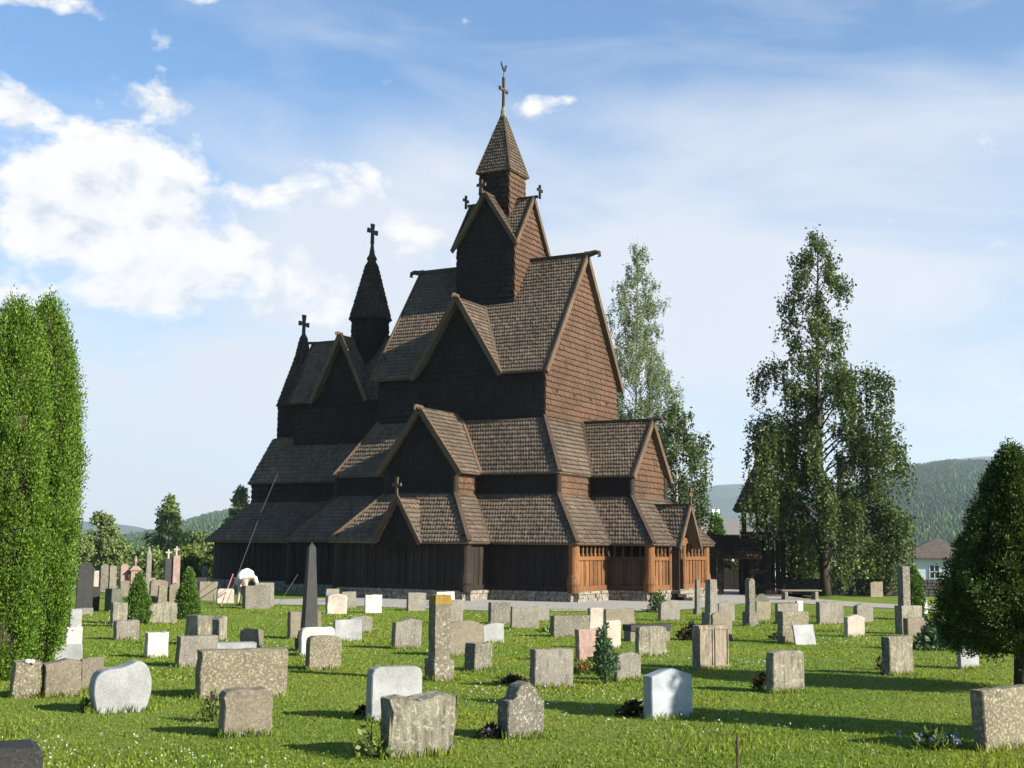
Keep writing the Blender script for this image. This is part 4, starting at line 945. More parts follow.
ST = [
 (-70, 42, 750, 800, 6, 'soft', 'dark', 'black granite gravestone cut off by the bottom left corner of the lawn'),  # stone lies in shade, which is put into its dark colour
 (92, 151, 662, 713, 5, 'wave', 'polish', 'pale grey speckled gravestone with a wavy asymmetric top'),
 (12, 41, 663, 698, 5, 'lean', 'lichen', 'small brownish gravestone with a white pebble on top, next to the tall thuja'),
 (44, 80, 660, 697, 3, 'slope', 'brown', 'wide low brown gravestone touching the leaning one below the thuja'),
 (80, 103, 659, 692, 1, 'rect', 'brown', 'brown-grey block directly behind the pale wavy gravestone'),
 (93, 100, 571, 592, 2, 'rect', 'pale', 'small pale pink stele in the far left row, right of the black round-topped stone'),
 (100, 108, 564, 592, 2, 'arch', 'spotted', 'lichen-spotted round-topped stele in the far left row'),
 (109, 116, 566, 592, 2, 'round', 'grey', 'narrow grey stele left of the pink framed one in the far left row'),
 (120, 128, 564, 594, 2, 'arch', 'pink', 'pink round-topped stele beside the urn monument'),
 (92, 99, 587, 611, 1, 'rect', 'dark', 'dark low block beside the black round-topped stone'),
 (111, 122, 589, 612, 11, 'rect', 'green', 'squat greenish slate block with a deep dark side', 58),
 (112, 127, 603, 627, 2, 'rect', 'rough', 'rough upright stone just left of the left dwarf spruce'),
 (120, 129, 581, 596, 2, 'rect', 'brown', 'little brown stone half hidden behind the left dwarf spruce'),
 (148, 177, 602, 624, 1, 'slope', 'rough', 'long low rough stone between the two dwarf spruces'),
 (150, 167, 580, 602, 2, 'round', 'brown', 'brown arched gravestone behind the dwarf spruces'),
 (158, 168, 586, 603, 1, 'rect', 'lichen', 'small lichened stone in front of the brown arched one'),
 (169, 181, 583, 603, 2, 'slope', 'brown', 'brown sloping stone left of the right dwarf spruce'),
 (140, 148, 588, 603, 1, 'rect', 'pink', 'tiny reddish stone right of the left dwarf spruce'),
 (189, 194, 567, 584, 1, 'arch', 'grey', 'tiny grey stele far back, left one of two beside the hedge'),
 (203, 208, 566, 584, 1, 'arch', 'grey', 'tiny grey stele far back, right one of two beside the hedge'),
 (199, 217, 582, 600, 2, 'rect', 'brown', 'reddish brown block left of the small pink block'),
 (217, 234, 589, 603, 1, 'soft', 'pale', 'small pale pink block near the corner of the church'),
 (255, 274, 583, 606, 1, 'rect', 'grey', 'plain grey slab behind the spotted stone by the stooping person'),
 (245, 271, 586, 609, 3, 'rect', 'spotted', 'lichen-spotted square stone in front of the stooping person'),
 (116, 139, 621, 640, 3, 'rect', 'grey', 'plain grey block right below the left dwarf spruce'),
 (147, 168, 633, 658, 3, 'rect', 'white', 'bright white square gravestone in the left lawn'),
 (187, 211, 616, 645, 3, 'rect', 'rough', 'rough grey stone behind the plain tall one, left of the leaning wedge'),
 (219, 227, 616, 642, 8, 'slope', 'rough', 'narrow rough stone showing a broad dark side', 60),
 (179, 217, 637, 667, 4, 'rect', 'grey', 'plain brown-grey upright gravestone left of the big lichened block'),
 (212, 256, 643, 658, 4, 'rect', 'polish', 'low pale stone peeping over the big lichened block'),
 (243, 263, 629, 648, 4, 'round', 'brown', 'small brown rounded stone behind the big lichened block'),
 (200, 287, 651, 698, 6, 'rect', 'lichen', 'big wide block covered with yellow-grey lichen'),
 (224, 272, 691, 737, 7, 'soft', 'brown', 'brown speckled stone with rounded shoulders in front of the big lichened block'),
 (290, 321, 612, 639, 3, 'rect', 'brown', 'brown stone half hidden behind the tall black obelisk'),
 (301, 335, 628, 656, 3, 'soft', 'white', 'white gravestone with soft corners at the foot of the obelisk'),
 (309, 341, 637, 670, 4, 'soft', 'lichen', 'lichened grey stone in front of the soft-cornered white one'),
 (335, 362, 620, 642, 2, 'rect', 'polish', 'light grey rectangular stone right of the obelisk'),
 (350, 372, 616, 633, 2, 'slope', 'grey', 'grey stone behind the light grey rectangular one'),
 (327, 347, 594, 614, 2, 'round', 'pale', 'pale round-topped stone right of the obelisk shaft'),
 (342, 356, 592, 608, 1, 'rect', 'grey', 'grey stone just right of the pale round-topped one'),
 (326, 339, 589, 602, 1, 'rect', 'grey', 'grey stone peeping out behind the pale round-topped one'),
 (365, 382, 595, 613, 1, 'rect', 'white', 'whitish square stone alone in front of the front gable porch'),
 (408, 426, 593, 611, 2, 'rect', 'grey', 'grey square stone left of the orange-topped pillar'),
 (437, 455, 592, 606, 1, 'rect', 'white', 'light slab far behind the orange-topped pillar'),
 (444, 463, 600, 624, 1, 'soft', 'grey', 'grey slab just behind and right of the orange-topped pillar'),
 (395, 421, 619, 649, 4, 'slope', 'grey', 'grey upright stone left of the orange-topped pillar base'),
 (446, 484, 621, 656, 2, 'round', 'brown', 'broad tan stone with a curved top right of the orange-topped pillar'),
 (484, 504, 623, 643, 1, 'slope', 'polish', 'grey stone touching the tan curved one on its right'),
 (371, 422, 668, 720, 6, 'soft', 'polish', 'pale polished upright gravestone behind the big rough foreground stone'),
 (390, 456, 696, 757, 11, 'rough', 'rough', 'big rough-hewn weathered gravestone in the centre foreground'),
 (475, 492, 644, 671, 11, 'rect', 'spotted', 'small spotted stone tilted to one side with a wide dark flank', 50),
 (508, 545, 684, 739, 11, 'shoulder', 'spotted', 'lichen-spotted gravestone with an arched top and shoulders'),
 (491, 511, 603, 624, 3, 'rect', 'spotted', 'spotted stone nearest the gravel, left of the ribbed grey one'),
 (512, 539, 607, 629, 2, 'rect', 'grey', 'ribbed grey stone in front of the gravel apron'),
 (536, 549, 606, 622, 1, 'rect', 'grey', 'small grey stone tucked behind the ribbed one'),
 (554, 590, 616, 637, 4, 'rect', 'spotted', 'wide low spotted stone left of the narrow cream one'),
 (590, 603, 608, 631, 3, 'soft', 'pale', 'narrow cream upright stone with a rounded head'),
 (606, 635, 609, 626, 2, 'rect', 'brown', 'low dark brown stone behind the narrow cream one'),
 (605, 621, 621, 649, 1, 'soft', 'pale', 'cream white stone behind the young conifer'),
 (579, 602, 630, 662, 4, 'rect', 'pink', 'pinkish granite stone left of the young conifer'),
 (535, 573, 650, 688, 6, 'rect', 'grey', 'thick grey upright stone beside the red and yellow flower bed'),
 (617, 642, 653, 681, 3, 'round', 'grey', 'small grey round-topped stone right of the young conifer'),
 (639, 667, 627, 656, 4, 'soft', 'rough', 'pale rough stone left of the stained double-panel stone'),
 (652, 694, 670, 719, 9, 'peak', 'blue', 'bluish white marble gravestone with a peaked top'),
 (661, 680, 601, 621, 3, 'round', 'grey', 'grey round-headed stone in front of the entrance steps'),
 (713, 733, 612, 641, 2, 'round', 'brown', 'brown rounded stone at the foot of the tall dark pillar'),
 (719, 735, 601, 621, 2, 'slope', 'grey', 'ridged grey stone right of the tall dark pillar'),
 (754, 770, 594, 608, 1, 'arch', 'green', 'dark arched stone behind the square greenish one'),
 (756, 771, 602, 620, 1, 'rect', 'lichen', 'square greenish stone right of the small spotted obelisk'),
 (778, 799, 604, 624, 3, 'rect', 'grey', 'grey stone behind the one with the leaning white plaque'),
 (797, 803, 601, 615, 2, 'rect', 'white', 'slim white stone behind the one with the leaning plaque'),
 (783, 809, 612, 643, 6, 'rect', 'lichen', 'tall lichened stone that carries a leaning white plaque'),
 (820, 844, 602, 624, 4, 'rect', 'grey', 'wide dark grey stone in the right lawn near the path'),
 (857, 874, 604, 622, 4, 'round', 'grey', 'grey rounded stone in the right lawn near the path'),
 (848, 865, 615, 637, 4, 'peak', 'pale', 'pale pink gravestone with a pointed top'),
 (774, 805, 652, 693, 8, 'soft', 'rough', 'cream rough-sided block beside the red flowers'),
 (871, 883, 582, 597, 1, 'rect', 'lichen', 'yellowish square stone in front of the dark boundary wall'),
 (908, 929, 618, 637, 5, 'rect', 'brown', 'brown low stone right of the tall pillar on its plinth'),
 (890, 915, 637, 675, 8, 'rect', 'rough', 'dark weathered stone standing before the pillar on its plinth'),
 (921, 928, 598, 614, 1, 'round', 'white', 'slim white stone beside the small cypress'),
 (961, 980, 640, 669, 3, 'rect', 'polish', 'light grey slab under the big dark conifer'),
 (987, 1040, 690, 750, 14, 'rect', 'lichen', 'large dark block cut off by the right edge of the photo'),
]
for s_ in ST: stone(*s_)
def placed(x0, x1, ybase, name, label, cat, th=28.0, side=3):
    p, s, w, dep, t = place(x0, x1, ybase, side, th); e = empty(name, (p.x, p.y, ground(p.x, p.y)), t); tag(e, label, cat); return e, s, w, dep
def shaft(mb, w0, w1, z0, z1, tip=0.0, n=4):
    h0, h1 = w0 / 2, w1 / 2; V = [(-h0, -h0, z0), (h0, -h0, z0), (h0, h0, z0), (-h0, h0, z0), (-h1, -h1, z1), (h1, -h1, z1), (h1, h1, z1), (-h1, h1, z1), (0, 0, z1 + tip + .001)]
    mb.add(V, [(3, 2, 1, 0), (0, 1, 5, 4), (1, 2, 6, 5), (2, 3, 7, 6), (3, 0, 4, 7), (4, 5, 8), (5, 6, 8), (6, 7, 8), (7, 4, 8)])
# tall black obelisk
e, s, w, dep = placed(297, 320, 651, 'obelisk', 'tall black stone obelisk on a pale-topped plinth in front of the church', 'gravestone')
b = MB(); slabstone(b, 'rect', .42, .24, .42, random.Random(1)); b.build('plinth', S['dark'], e)
b = MB(); b.box((0, 0, .31), (.36, .36, .14), 0, .9); b.build('plinth_cap', S['rough'], e)
H_ = (651 - 543) / s; b = MB(); shaft(b, .27, .13, .38, H_ - .1, .1); b.build('shaft', S['dark'], e)
# pillar with orange lichen
e, s, w, dep = placed(429, 449, 680, 'pillar_stone', 'square stone pillar topped with orange lichen on a stepped block', 'gravestone', side=9)
b = MB(); slabstone(b, 'rect', 22 / s, 21 / s, 24 / s, random.Random(2)); b.build('plinth', S['orange'], e)
b = MB(); slabstone(b, 'rect', 18 / s, 79 / s, 16 / s, random.Random(3), z0=0); b.build('shaft', S['orange'], e)
M['orlich'] = stone_mat('orange_lichen_crust', (0.3, 0.16, 0.02), (0.55, 0.36, 0.05), (0.25, 0.22, 0.12), 0.5, 25)
b = MB(); b.box((0, 0, 79.5 / s), (18.6 / s, 16.6 / s, 9 / s), 0, .88); b.build('lichen_cap', M['orlich'], e)
# stained double panel stone
e, s, w, dep = placed(694, 727, 669, 'double_gravestone', 'cream marble gravestone with two carved panels and black stains', 'gravestone', side=6)
wd = 37 / s; hh = 43 / s; b = MB(); slabstone(b, 'rect', wd, hh, .2, random.Random(5)); b.build('slab', S['stained'], e)
for q in (-1, 1):
    b = MB()
    for dx in (-.21, .21): b.box((q * wd * .25 + dx * wd, -.105, hh * .5), (.03 * wd, .02, hh * .86))
    for dz in (.08, .93): b.box((q * wd * .25, -.105, hh * dz), (.4 * wd, .02, hh * .035))
    b.build('panel_frame', S['stained'], e)
# slim pillars
def pillar(x0, x1, yt, yb, pl, name, label, mat, rnd=False, side=5, w0=None, tipk=.0):
    e, s, w, dep = placed(x0, x1, yb, name, label, 'gravestone', side=side)
    wp = (x1 - x0) / s * 1.05; b = MB(); slabstone(b, 'rect', wp * 1.25, pl / s, wp * 1.2, random.Random(int(x0))); b.build('plinth', S[mat], e)
    Ht = (yb - yt) / s; ww = (w0 or (x1 - x0) * .85) / s; b = MB()
    if rnd: slabstone(b, 'arch', ww, Ht, ww * .9, random.Random(int(x1)))
    else: shaft(b, ww, ww * .86, pl / s * .95, Ht - tipk, tipk)
    b.build('shaft', S[mat], e); return e, s, Ht
pillar(706, 717, 580, 626, 13, 'pillar_stone', 'tall square dark grey pillar right of a thinner one, before the church porch', 'grey', side=6)
pillar(695, 700, 580, 614, 5, 'pillar_stone', 'thin spotted pillar left of the tall square dark one', 'spotted', side=3)
pillar(746, 755, 579, 626, 14, 'pillar_stone', 'slender spotted round-topped pillar on a square block', 'spotted', True, side=5)
pillar(142, 152, 547, 600, 22, 'obelisk', 'slim dark obelisk on a tall block in the far left row', 'grey', side=3, w0=5, tipk=.3)
# pillar on wide plinth near cypress
e, s, w, dep = placed(897, 921, 634, 'pillar_stone', 'tall rectangular pillar rising from a broad weathered plinth at right', 'gravestone', side=5)
b = MB(); slabstone(b, 'rect', 28 / s, 28 / s, .26, random.Random(8)); b.build('plinth', S['rough'], e)
b = MB(); slabstone(b, 'rect', 10 / s, 67 / s, .2, random.Random(9), x0=-5 / s); b.build('shaft', S['spotted'], e)
# black round-topped
e, s, w, dep = placed(76, 91, 614, 'gravestone', 'tall black round-topped gravestone on a pale plinth beside the thuja', 'gravestone', side=2)
b = MB(); slabstone(b, 'rect', 17 / s, 6 / s, .3, random.Random(8)); b.build('plinth', S['grey'], e)
b = MB(); slabstone(b, 'arch', 16 / s, 51 / s, .14, random.Random(9)); b.build('slab', S['dark'], e)
# stacked monument by the thuja
e, s, w, dep = placed(50, 79, 661, 'stepped_monument', 'stepped pale monument of stacked blocks half hidden by the thuja', 'gravestone', side=2)
b = MB(); slabstone(b, 'rect', 30 / s, 17 / s, .4, random.Random(8)); b.build('lower_block', S['polish'], e)
b = MB(); b.box((7 / s, 0, 25 / s), (15 / s, .26, 17 / s)); b.build('middle_block', S['white'], e)
b = MB(); b.box((8 / s, 0, 42 / s), (11 / s, .2, 18 / s), 0, .96); b.build('upper_block', S['polish'], e)
# urn monument
e, s, w, dep = placed(129, 139, 594, 'urn_monument', 'pink monument with a small pediment and an urn on top', 'gravestone', side=2)
b = MB(); b.box((0, 0, 12 / s), (9 / s, 8 / s, 24 / s)); b.build('body', S['pink'], e)
b = MB(); b.box((0, 0, 25.5 / s), (13 / s, 11 / s, 4 / s), 0, .35); b.build('pediment', S['pink'], e)
b = MB(); b.tube([(0, 0, 27 / s), (0, 0, 29 / s), (0, 0, 33 / s), (0, 0, 36 / s), (0, 0, 38 / s)], [.06, .035, .09, .06, .02], 10); b.build('urn', S['pink'], e)
# two pillars with white crosses
for x0, x1, yt, mt, lb in ((163, 170, 559, 'dark', 'dark pillar carrying a small white cross, left one of the far pair'), (171, 178, 556, 'pink', 'pink pillar carrying a small white cross, right one of the far pair')):
    e, s, w, dep = placed(x0, x1, 600, 'cross_pillar', lb, 'gravestone', side=2); Ht = (600 - yt) / s
    b = MB(); b.box((0, 0, Ht / 2 - .05), (7 / s, 6.5 / s, Ht + .1), 0, .95); b.build('shaft', S[mt], e)
    b = MB(); b.box((0, 0, Ht + .19), (.07, .06, .4)); b.box((0, 0, Ht + .26), (.25, .055, .07)); b.build('cross', S['pale'], e)
# leaning plaque, low bench slab, pebble, stakes
o = stone(791, 811, 624, 644, 2, 'rect', 'polish', 'small white inscribed plaque leaning on the tall lichened stone', th=24, tmax=.05, tilt=-14, name='leaning_plaque', cat='plaque')
o.location.y -= .28; o.location.x += .05
e, s, w, dep = placed(624, 670, 641, 'stone_bench', 'low dark bench slab behind the pale rough stone', 'bench', side=4)
b = MB(); b.box((0, 0, 13.5 / s), (48 / s, .35, 6 / s)); b.build('seat', S['dark'], e)
for q in (-1, 1):
    b = MB(); b.box((q * 21 / s, 0, 5 / s), (5 / s, .28, 11 / s)); b.build('leg', S['brown'], e)
pb = gpt(27, 698); b = MB(); b.tube([(0, 0, -.03), (0, 0, 0), (0, 0, .03)], [.03, .06, .03], 8); b.box((.05, 0, 0), (.06, .05, .05))
o = b.build('pebble', S['white'], smooth=True); o.location = dpt(28, 661.5, pb.y + .02); tag(o, 'white pebble lying on top of the small leaning gravestone', 'stone')
for px, yt, yb, lb, mt in ((738, 739, 782, 'thin wooden stake standing in the foreground grass', 'trim'), (213, 595, 614, 'thin pale marker rod behind the rough stones at left', 'rope')):
    p = gpt(px, yb); s = F / p.y; b = MB(); b.tube([(0, 0, -.1), (0, 0, (yb - yt) / s)], 0.012 if px == 738 else .02, 6); o = b.build('stake', M[mt]); o.location = (p.x, p.y, ground(p.x, p.y)); tag(o, lb, 'stake')

# ------------------------------------------------------------------ flowers and small plants
def plant(px, py, r0, h, n, lmat, fmat, nf, label, leaf=.035, fl=.03, seed=1):
    r = np.random.default_rng(seed); p = gpt(px, py); e = empty('flower_plant', (p.x, p.y, ground(p.x, p.y))); tag(e, label, 'plant')
    q = r.normal(size=(n, 3)) * np.array([r0 * .5, r0 * .5, 0]); q[:, 2] = r.uniform(0, 1, n) * h * np.exp(-(q[:, 0] ** 2 + q[:, 1] ** 2) / (r0 * r0))
    up_ = np.zeros((n, 3)); up_[:, 2] = .8; up_[:, :2] = q[:, :2] / r0
    fast('foliage', leaves(q, leaf, r, 2.0, up_), 4, M[lmat], e)
    st = MB()
    for i in range(12): st.tube([(0, 0, -.02), tuple(q[i] * np.array([.5, .5, .4])), tuple(q[i])], .004, 4, False)
    st.build('stems', M['bark'], e)
    if fmat:
        c = q[r.integers(0, n, nf)] + np.array([0, 0, .02]); c[:, 2] = np.maximum(c[:, 2], h * .55)
        if nf <= 6:
            for k_ in range(nf):
                pts = np.repeat(c[k_:k_ + 1], 12, 0) + r.normal(size=(12, 3)) * fl * .25; fast('bloom', leaves(pts, fl, r, 1.1), 4, M[fmat], e)
            return e
        pts = np.repeat(c, 9, 0) + r.normal(size=(nf * 9, 3)) * fl * .35; fast('petals', leaves(pts, fl, r, 1.1), 4, M[fmat], e)
    return e
plant(213, 722, .14, .32, 160, 'shrubleaf', 'purple', 4, 'leafy plant with a purple bloom left of the brown speckled stone', seed=2)
plant(587, 674, .3, .2, 420, 'shrubleaf', 'redflower', 16, 'bed of red flowers right of the thick grey upright stone', seed=3)
plant(594, 672, .2, .22, 150, 'shrubleaf', 'yelflower', 10, 'yellow flowers between the red bed and the young conifer', seed=4)
plant(513, 683, 0.160, 0.085, 231, 'darkplant', None, 0, 'dark red leafed plant left of the thick grey upright stone', seed=5)
plant(490, 738, 0.096, 0.111, 176, 'darkplant', 'lilac', 4, 'dark plant at the left foot of the arched spotted stone', seed=6)
plant(634, 716, 0.128, 0.153, 231, 'darkplant', None, 0, 'dark bushy plant at the left of the bluish marble stone', seed=7)
plant(760, 690, 0.096, 0.255, 88, 'darkplant', 'redflower', 5, 'red flowers left of the cream rough-sided block', seed=8)
plant(362, 716, 0.056, 0.085, 88, 'darkplant', 'purple', 4, 'small dark red plant left of the pale polished stone', seed=9)
plant(372, 758, .14, .34, 160, 'shrubleaf', None, 0, 'weedy plant at the left foot of the big rough foreground stone', seed=10)
plant(84, 712, .05, .14, 70, 'shrubleaf', 'redflower', 2, 'tiny red flower left of the pale wavy stone', seed=11)
plant(937, 748, .2, .18, 420, 'shrubleaf', 'lilac', 26, 'clump of pale lilac flowers left of the large block at the right edge', seed=12)
plant(882, 670, 0.080, 0.255, 88, 'darkplant', 'redflower', 3, 'dark red rose plant left of the dark weathered stone', seed=13)
plant(658, 612, .3, .8, 420, 'yew', None, 0, 'small dark shrub left of the round-headed stone by the entrance', leaf=.07, seed=14)
plant(690, 640, 0.240, 0.425, 231, 'darkplant', 'redflower', 4, 'reddish shrub behind the cream double-panel stone', leaf=.06, seed=15)
plant(938, 650, .4, .7, 700, 'silver', None, 0, 'feathery pale shrub between the brown low stone and the dark conifer', leaf=.07, seed=16)
plant(560, 632, .4, .22, 420, 'spruce', None, 0, 'low green cushion plant left of the wide low spotted stone', leaf=.05, seed=17)
plant(777, 640, 0.128, 0.187, 88, 'darkplant', None, 0, 'dark low plant left of the tall lichened stone with plaque', leaf=.05, seed=18)

# ------------------------------------------------------------------ trees
def toH(px, py, depth): return dpt(px, py, depth).z - ground(0, depth)
def bprof(pts): return lambda t, a=0: float(np.interp(t, [p[0] for p in pts], [p[1] for p in pts]))
birch('weeping_birch', 823, 66, toH(812, 216, 66), lambda t, a: float(np.interp(t, [0, .1, .2, .35, .5, .6, .66, .8, .92, 1], [2.9, 3.2, 3.4, 3.5, 3.3, 2.7, 1.9, 1.8, 1.5, .9])) * (1 + .22 * math.sin(3 * a + 9 * t)), 21,
      'large dark weeping birch with hanging branches in front of the boundary wall', M['birchleaf'], n_limb=104, strands=32, leaf=.105, dens=1.25, tipb=1, trunk_r=.26, stem0=.05, bark=M['bark'])
birch('birch', 637, 92, toH(632, 224, 92), lambda t, a: float(np.interp(t, [0, .2, .5, .7, .85, 1], [3.2, 4.3, 4.2, 3.3, 2.3, .6])) * (1 + .2 * math.sin(2 * a + 8 * t)), 22,
      'tall pale birch rising behind the right side of the church', M['paleleaf'], n_limb=130, strands=15, leaf=.095, dens=1.25, trunk_r=.2, weep=.8)
birch('weeping_birch', 676, 88, toH(676, 395, 88), lambda t, a: float(np.interp(t, [0, .2, .5, .75, 1], [1.8, 2.5, 2.9, 2.4, 1.1])) * (1 + .22 * math.sin(3 * a + 8 * t)), 23,
      'lower dark weeping birch behind the church entrance', M['birchleaf'], n_limb=60, strands=19, leaf=.14, dens=.9, trunk_r=.2)
TG_ = 'trees behind the left side of the churchyard'
broad('birch', 101, 118, 6.6, 4.6, 31, 'bushy green tree right behind the thuja in the far left', clumps=70, per=150, leaf=.19, group=TG_)
birch('birch', 169, 112, 8.6, lambda t, a: float(np.interp(t, [0, .2, .5, .8, 1], [2.2, 2.7, 2.1, 1.3, .3])) * (1 + .25 * math.sin(2 * a + 6 * t)), 32,
      'birch with a bare white trunk between the thuja and the church', M['farleaf'], n_limb=60, strands=16, leaf=.19, dens=.8, trunk_r=.16, weep=.45, group=TG_)
broad('birch', 239, 104, 8.6, 3.4, 33, 'light green tree peeping past the left end of the church', clumps=60, per=110, leaf=.17, group=TG_, topsharp=1.6, leafmat=M['paleleaf'])
broad('tree', 328, 100, 19.8, 6.5, 34, 'tree top showing above the chancel roof', clumps=110, per=110, leaf=.2, base=.5, leafmat=M['paleleaf'], group=TG_)
for i, (px, d, h, w, lb) in enumerate(((118, 100, 3.6, 4.5, 'rounded bush right of the bushy tree behind the gravestones'), (200, 98, 4.2, 4.5, 'green bush left of the church corner'), (150, 92, 2.6, 4.0, 'low bush under the white-trunked birch'),
                                      (222, 84, 3.0, 3.0, 'yellow-green bush next to the church corner'), (70, 96, 4.2, 5.0, 'bush hidden by the thuja'), (186, 86, 2.4, 3.4, 'low bush behind the two tiny grey steles'))):
    broad('bush', px, d, h, w, 40 + i, lb, M['shrubleaf'] if i in (3, 5) else M['farleaf'], clumps=46, per=150, leaf=.16, base=.08, cat='bush', group='bushes behind the churchyard', trunk_r=.08)
for i, (px, d, h, w, lb) in enumerate(((860, 76, 1.5, 5, 'sunlit hedge bush over the wall below the weeping birch'), (880, 84, 1.7, 4, 'sunlit bush between the birch and the white house'), (850, 92, 2.2, 4.5, 'light green bush behind the wall, right of the trunk'), (790, 90, 3.4, 6, 'green bush behind the bell tower'), (866, 150, 5.5, 7, 'broad leafy tree beyond the wall near the lamp'), (735, 84, 3.2, 4, 'green bush seen through the gateway'))):
    broad('bush', px, d, h, w, 60 + i, lb, M['shrubleaf'], clumps=46, per=150, leaf=.17, base=.08, cat='bush', group='bushes beyond the boundary wall', trunk_r=.08)
# thujas
tp = lambda r0: (lambda t: r0 * float(np.interp(t, [0, .1, .35, .7, .9, .97, 1], [.42, .74, 1.0, .9, .52, .24, .03])))
for i, (px, py, ht, r0, lb) in enumerate(((27, 676, 5.5, .56, 'tall bright green columnar thuja, right one of the clump'), (-6, 680, 5.4, .56, 'tall bright green thuja, middle one of the clump'), (-46, 672, 5.5, .75, 'tall bright green thuja cut off by the left edge'))):
    p = gpt(px, py); conifer('thuja', (p.x, p.y, ground(p.x, p.y)), ht, tp(r0), 70 + i, lb, M['thuja'], clumps=1700, per=85, leaf=.023, cl=.11, rv=(.7, 1.1), upb=1.7, vs=2.1, group='thuja clump at the left edge', core=.8)
p = gpt(1021, 690)
conifer('yew', (p.x, p.y, ground(p.x, p.y)), 3.42, lambda t: .88 * float(np.interp(t, [0, .07, .22, .39, .57, .75, .89, .97, 1], [.85, 1.1, 1.16, .95, .68, .45, .25, .1, .02])), 75, 'big dark bushy conifer with a bare trunk at the right edge', M['yew'], clumps=1500, per=105, leaf=.022, cl=.11, rv=(.76, 1.12), base=.54, upb=.5, outb=.9, core=.78)
p = Vector((8.2, 11.38, 0)); conifer('thuja', (p.x, p.y, ground(p.x, p.y)), 4.35, tp(.55), 76, 'columnar thuja just outside the right edge that shades the foreground lawn', M['thuja'], clumps=700, per=40, leaf=.05, cl=.12, core=.85)
for i, (px, py, yt, wpx, lb) in enumerate(((137, 624, 577, 29, 'dwarf conical spruce, left one of the pair'), (187, 619, 572, 26, 'dwarf conical spruce, right one of the pair'))):
    p = gpt(px, py); s = F / p.y; conifer('dwarf_spruce', (p.x, p.y, ground(p.x, p.y)), (py - yt) / s, lambda t, q=wpx / s / 2: q * (1 - t) ** .8 * (1 if t > .06 else .8), 80 + i, lb, M['spruce'], clumps=700, per=36, leaf=.035, cl=.07, group='pair of dwarf spruces', core=.8)
p = gpt(913, 620); s = F / p.y
conifer('cypress', (p.x, p.y, ground(p.x, p.y)), 51 / s, lambda t: 9 / s * float(np.interp(t, [0, .3, .8, 1], [.9, 1, .7, .1])), 84, 'small green cypress right of the tall pillar', M['spruce'], clumps=400, per=36, leaf=.05, cl=.1, core=.8)
p = gpt(605, 684); s = F / p.y
conifer('young_conifer', (p.x, p.y, ground(p.x, p.y)), 54 / s, lambda t: 13 / s * float(np.interp(t, [0, .2, .45, .7, 1], [.5, 1, .6, .35, .04])), 85, 'young feathery blue-green conifer beside the flower bed', M['silver'], clumps=60, per=26, leaf=.035, cl=.06, rv=(.2, 1.1), core=.1, base=.1)
broad_sp = on_g(716, 95)
conifer('spruce', broad_sp, 5.8, lambda t: 1.35 * (1 - t) ** .9, 86, 'small spruce behind the gateway roof', M['spruce'], clumps=300, per=50, leaf=.14, cl=.3, core=.6, upb=-.1, outb=1.0)

# ------------------------------------------------------------------ houses, bell tower, wall, bench, lamp
def house_white():
    c = on_g(929, 118); c.z += .5; e = empty('white_house', c, R(-14)); tag(e, 'white single-storey house with a hipped brown tile roof', 'house')
    b = MB(); b.box((0, 0, 1.1), (5.6, 6.4, 3.3)); w = b.build('wall', M['whitewall'], e)
    rz = 2.72; ez = (3.25, 3.65); b = MB(); V = [(-ez[0], -ez[1], rz), (ez[0], -ez[1], rz), (ez[0], ez[1], rz), (-ez[0], ez[1], rz), (0.9, -.6, rz + 1.95), (.9, .6, rz + 1.95)]
    b.add(V + [(x, y, z - .12) for x, y, z in V[:4]], [(0, 1, 4), (1, 2, 5, 4), (2, 3, 5), (3, 0, 4, 5), (0, 6, 7, 1), (1, 7, 8, 2), (2, 8, 9, 3), (3, 9, 6, 0), (6, 9, 8, 7)]); b.build('roof', M['tile'], e)
    for x in (.15, -2.0):
        wf = MB(); 
        for dx in (-.42, 0, .42): wf.box((x + dx, -3.24, 1.45), (.07, .07, 1.2))
        for dz in (-.6, 0, .6): wf.box((x, -3.245, 1.45 + dz), (.9, .06, .07))
        w_ = wf.build('window', M['whitewall'], e); g_ = MB(); g_.box((x, -3.215, 1.45), (.84, .04, 1.2)); g_.build('pane', M['glass'], w_)
    b = MB(); b.box((2.84, -3.1, 1.3), (.14, .14, 2.85)); b.build('corner_board', M['whitewall'], e)
house_white()
def house_grey():
    c = on_g(727, 120); e = empty('grey_roofed_house', c, R(20)); tag(e, 'house with a big grey roof and white chimney behind the gateway', 'house')
    b = MB(); b.box((0, 0, 1.8), (9.5, 7, 4)); b.build('wall', M['whitewall'], e)
    b = MB(); z = 3.6; b.add([(-5.2, -4, z), (5.2, -4, z), (5.2, 4, z), (-5.2, 4, z), (-3.0, 0, z + 3.1), (1.0, 0, z + 3.1), (-5.2, -4, z - .2), (5.2, -4, z - .2), (5.2, 4, z - .2), (-5.2, 4, z - .2)],
          [(0, 1, 5, 4), (1, 2, 5), (2, 3, 4, 5), (3, 0, 4), (0, 6, 7, 1), (1, 7, 8, 2), (2, 8, 9, 3), (3, 9, 6, 0), (6, 9, 8, 7)]); rf = b.build('roof', M['greyroof'], e)
    b = MB(); b.box((-1.4, 0, z + 3.2), (.8, .8, 1.6)); b.build('chimney', M['whitewall'], rf)
    for x in (-2.6, 2.2):
        g_ = MB(); g_.box((x, -3.52, 2.1), (1.1, .1, 1.2)); g_.build('window', M['glass'], e)
house_grey()
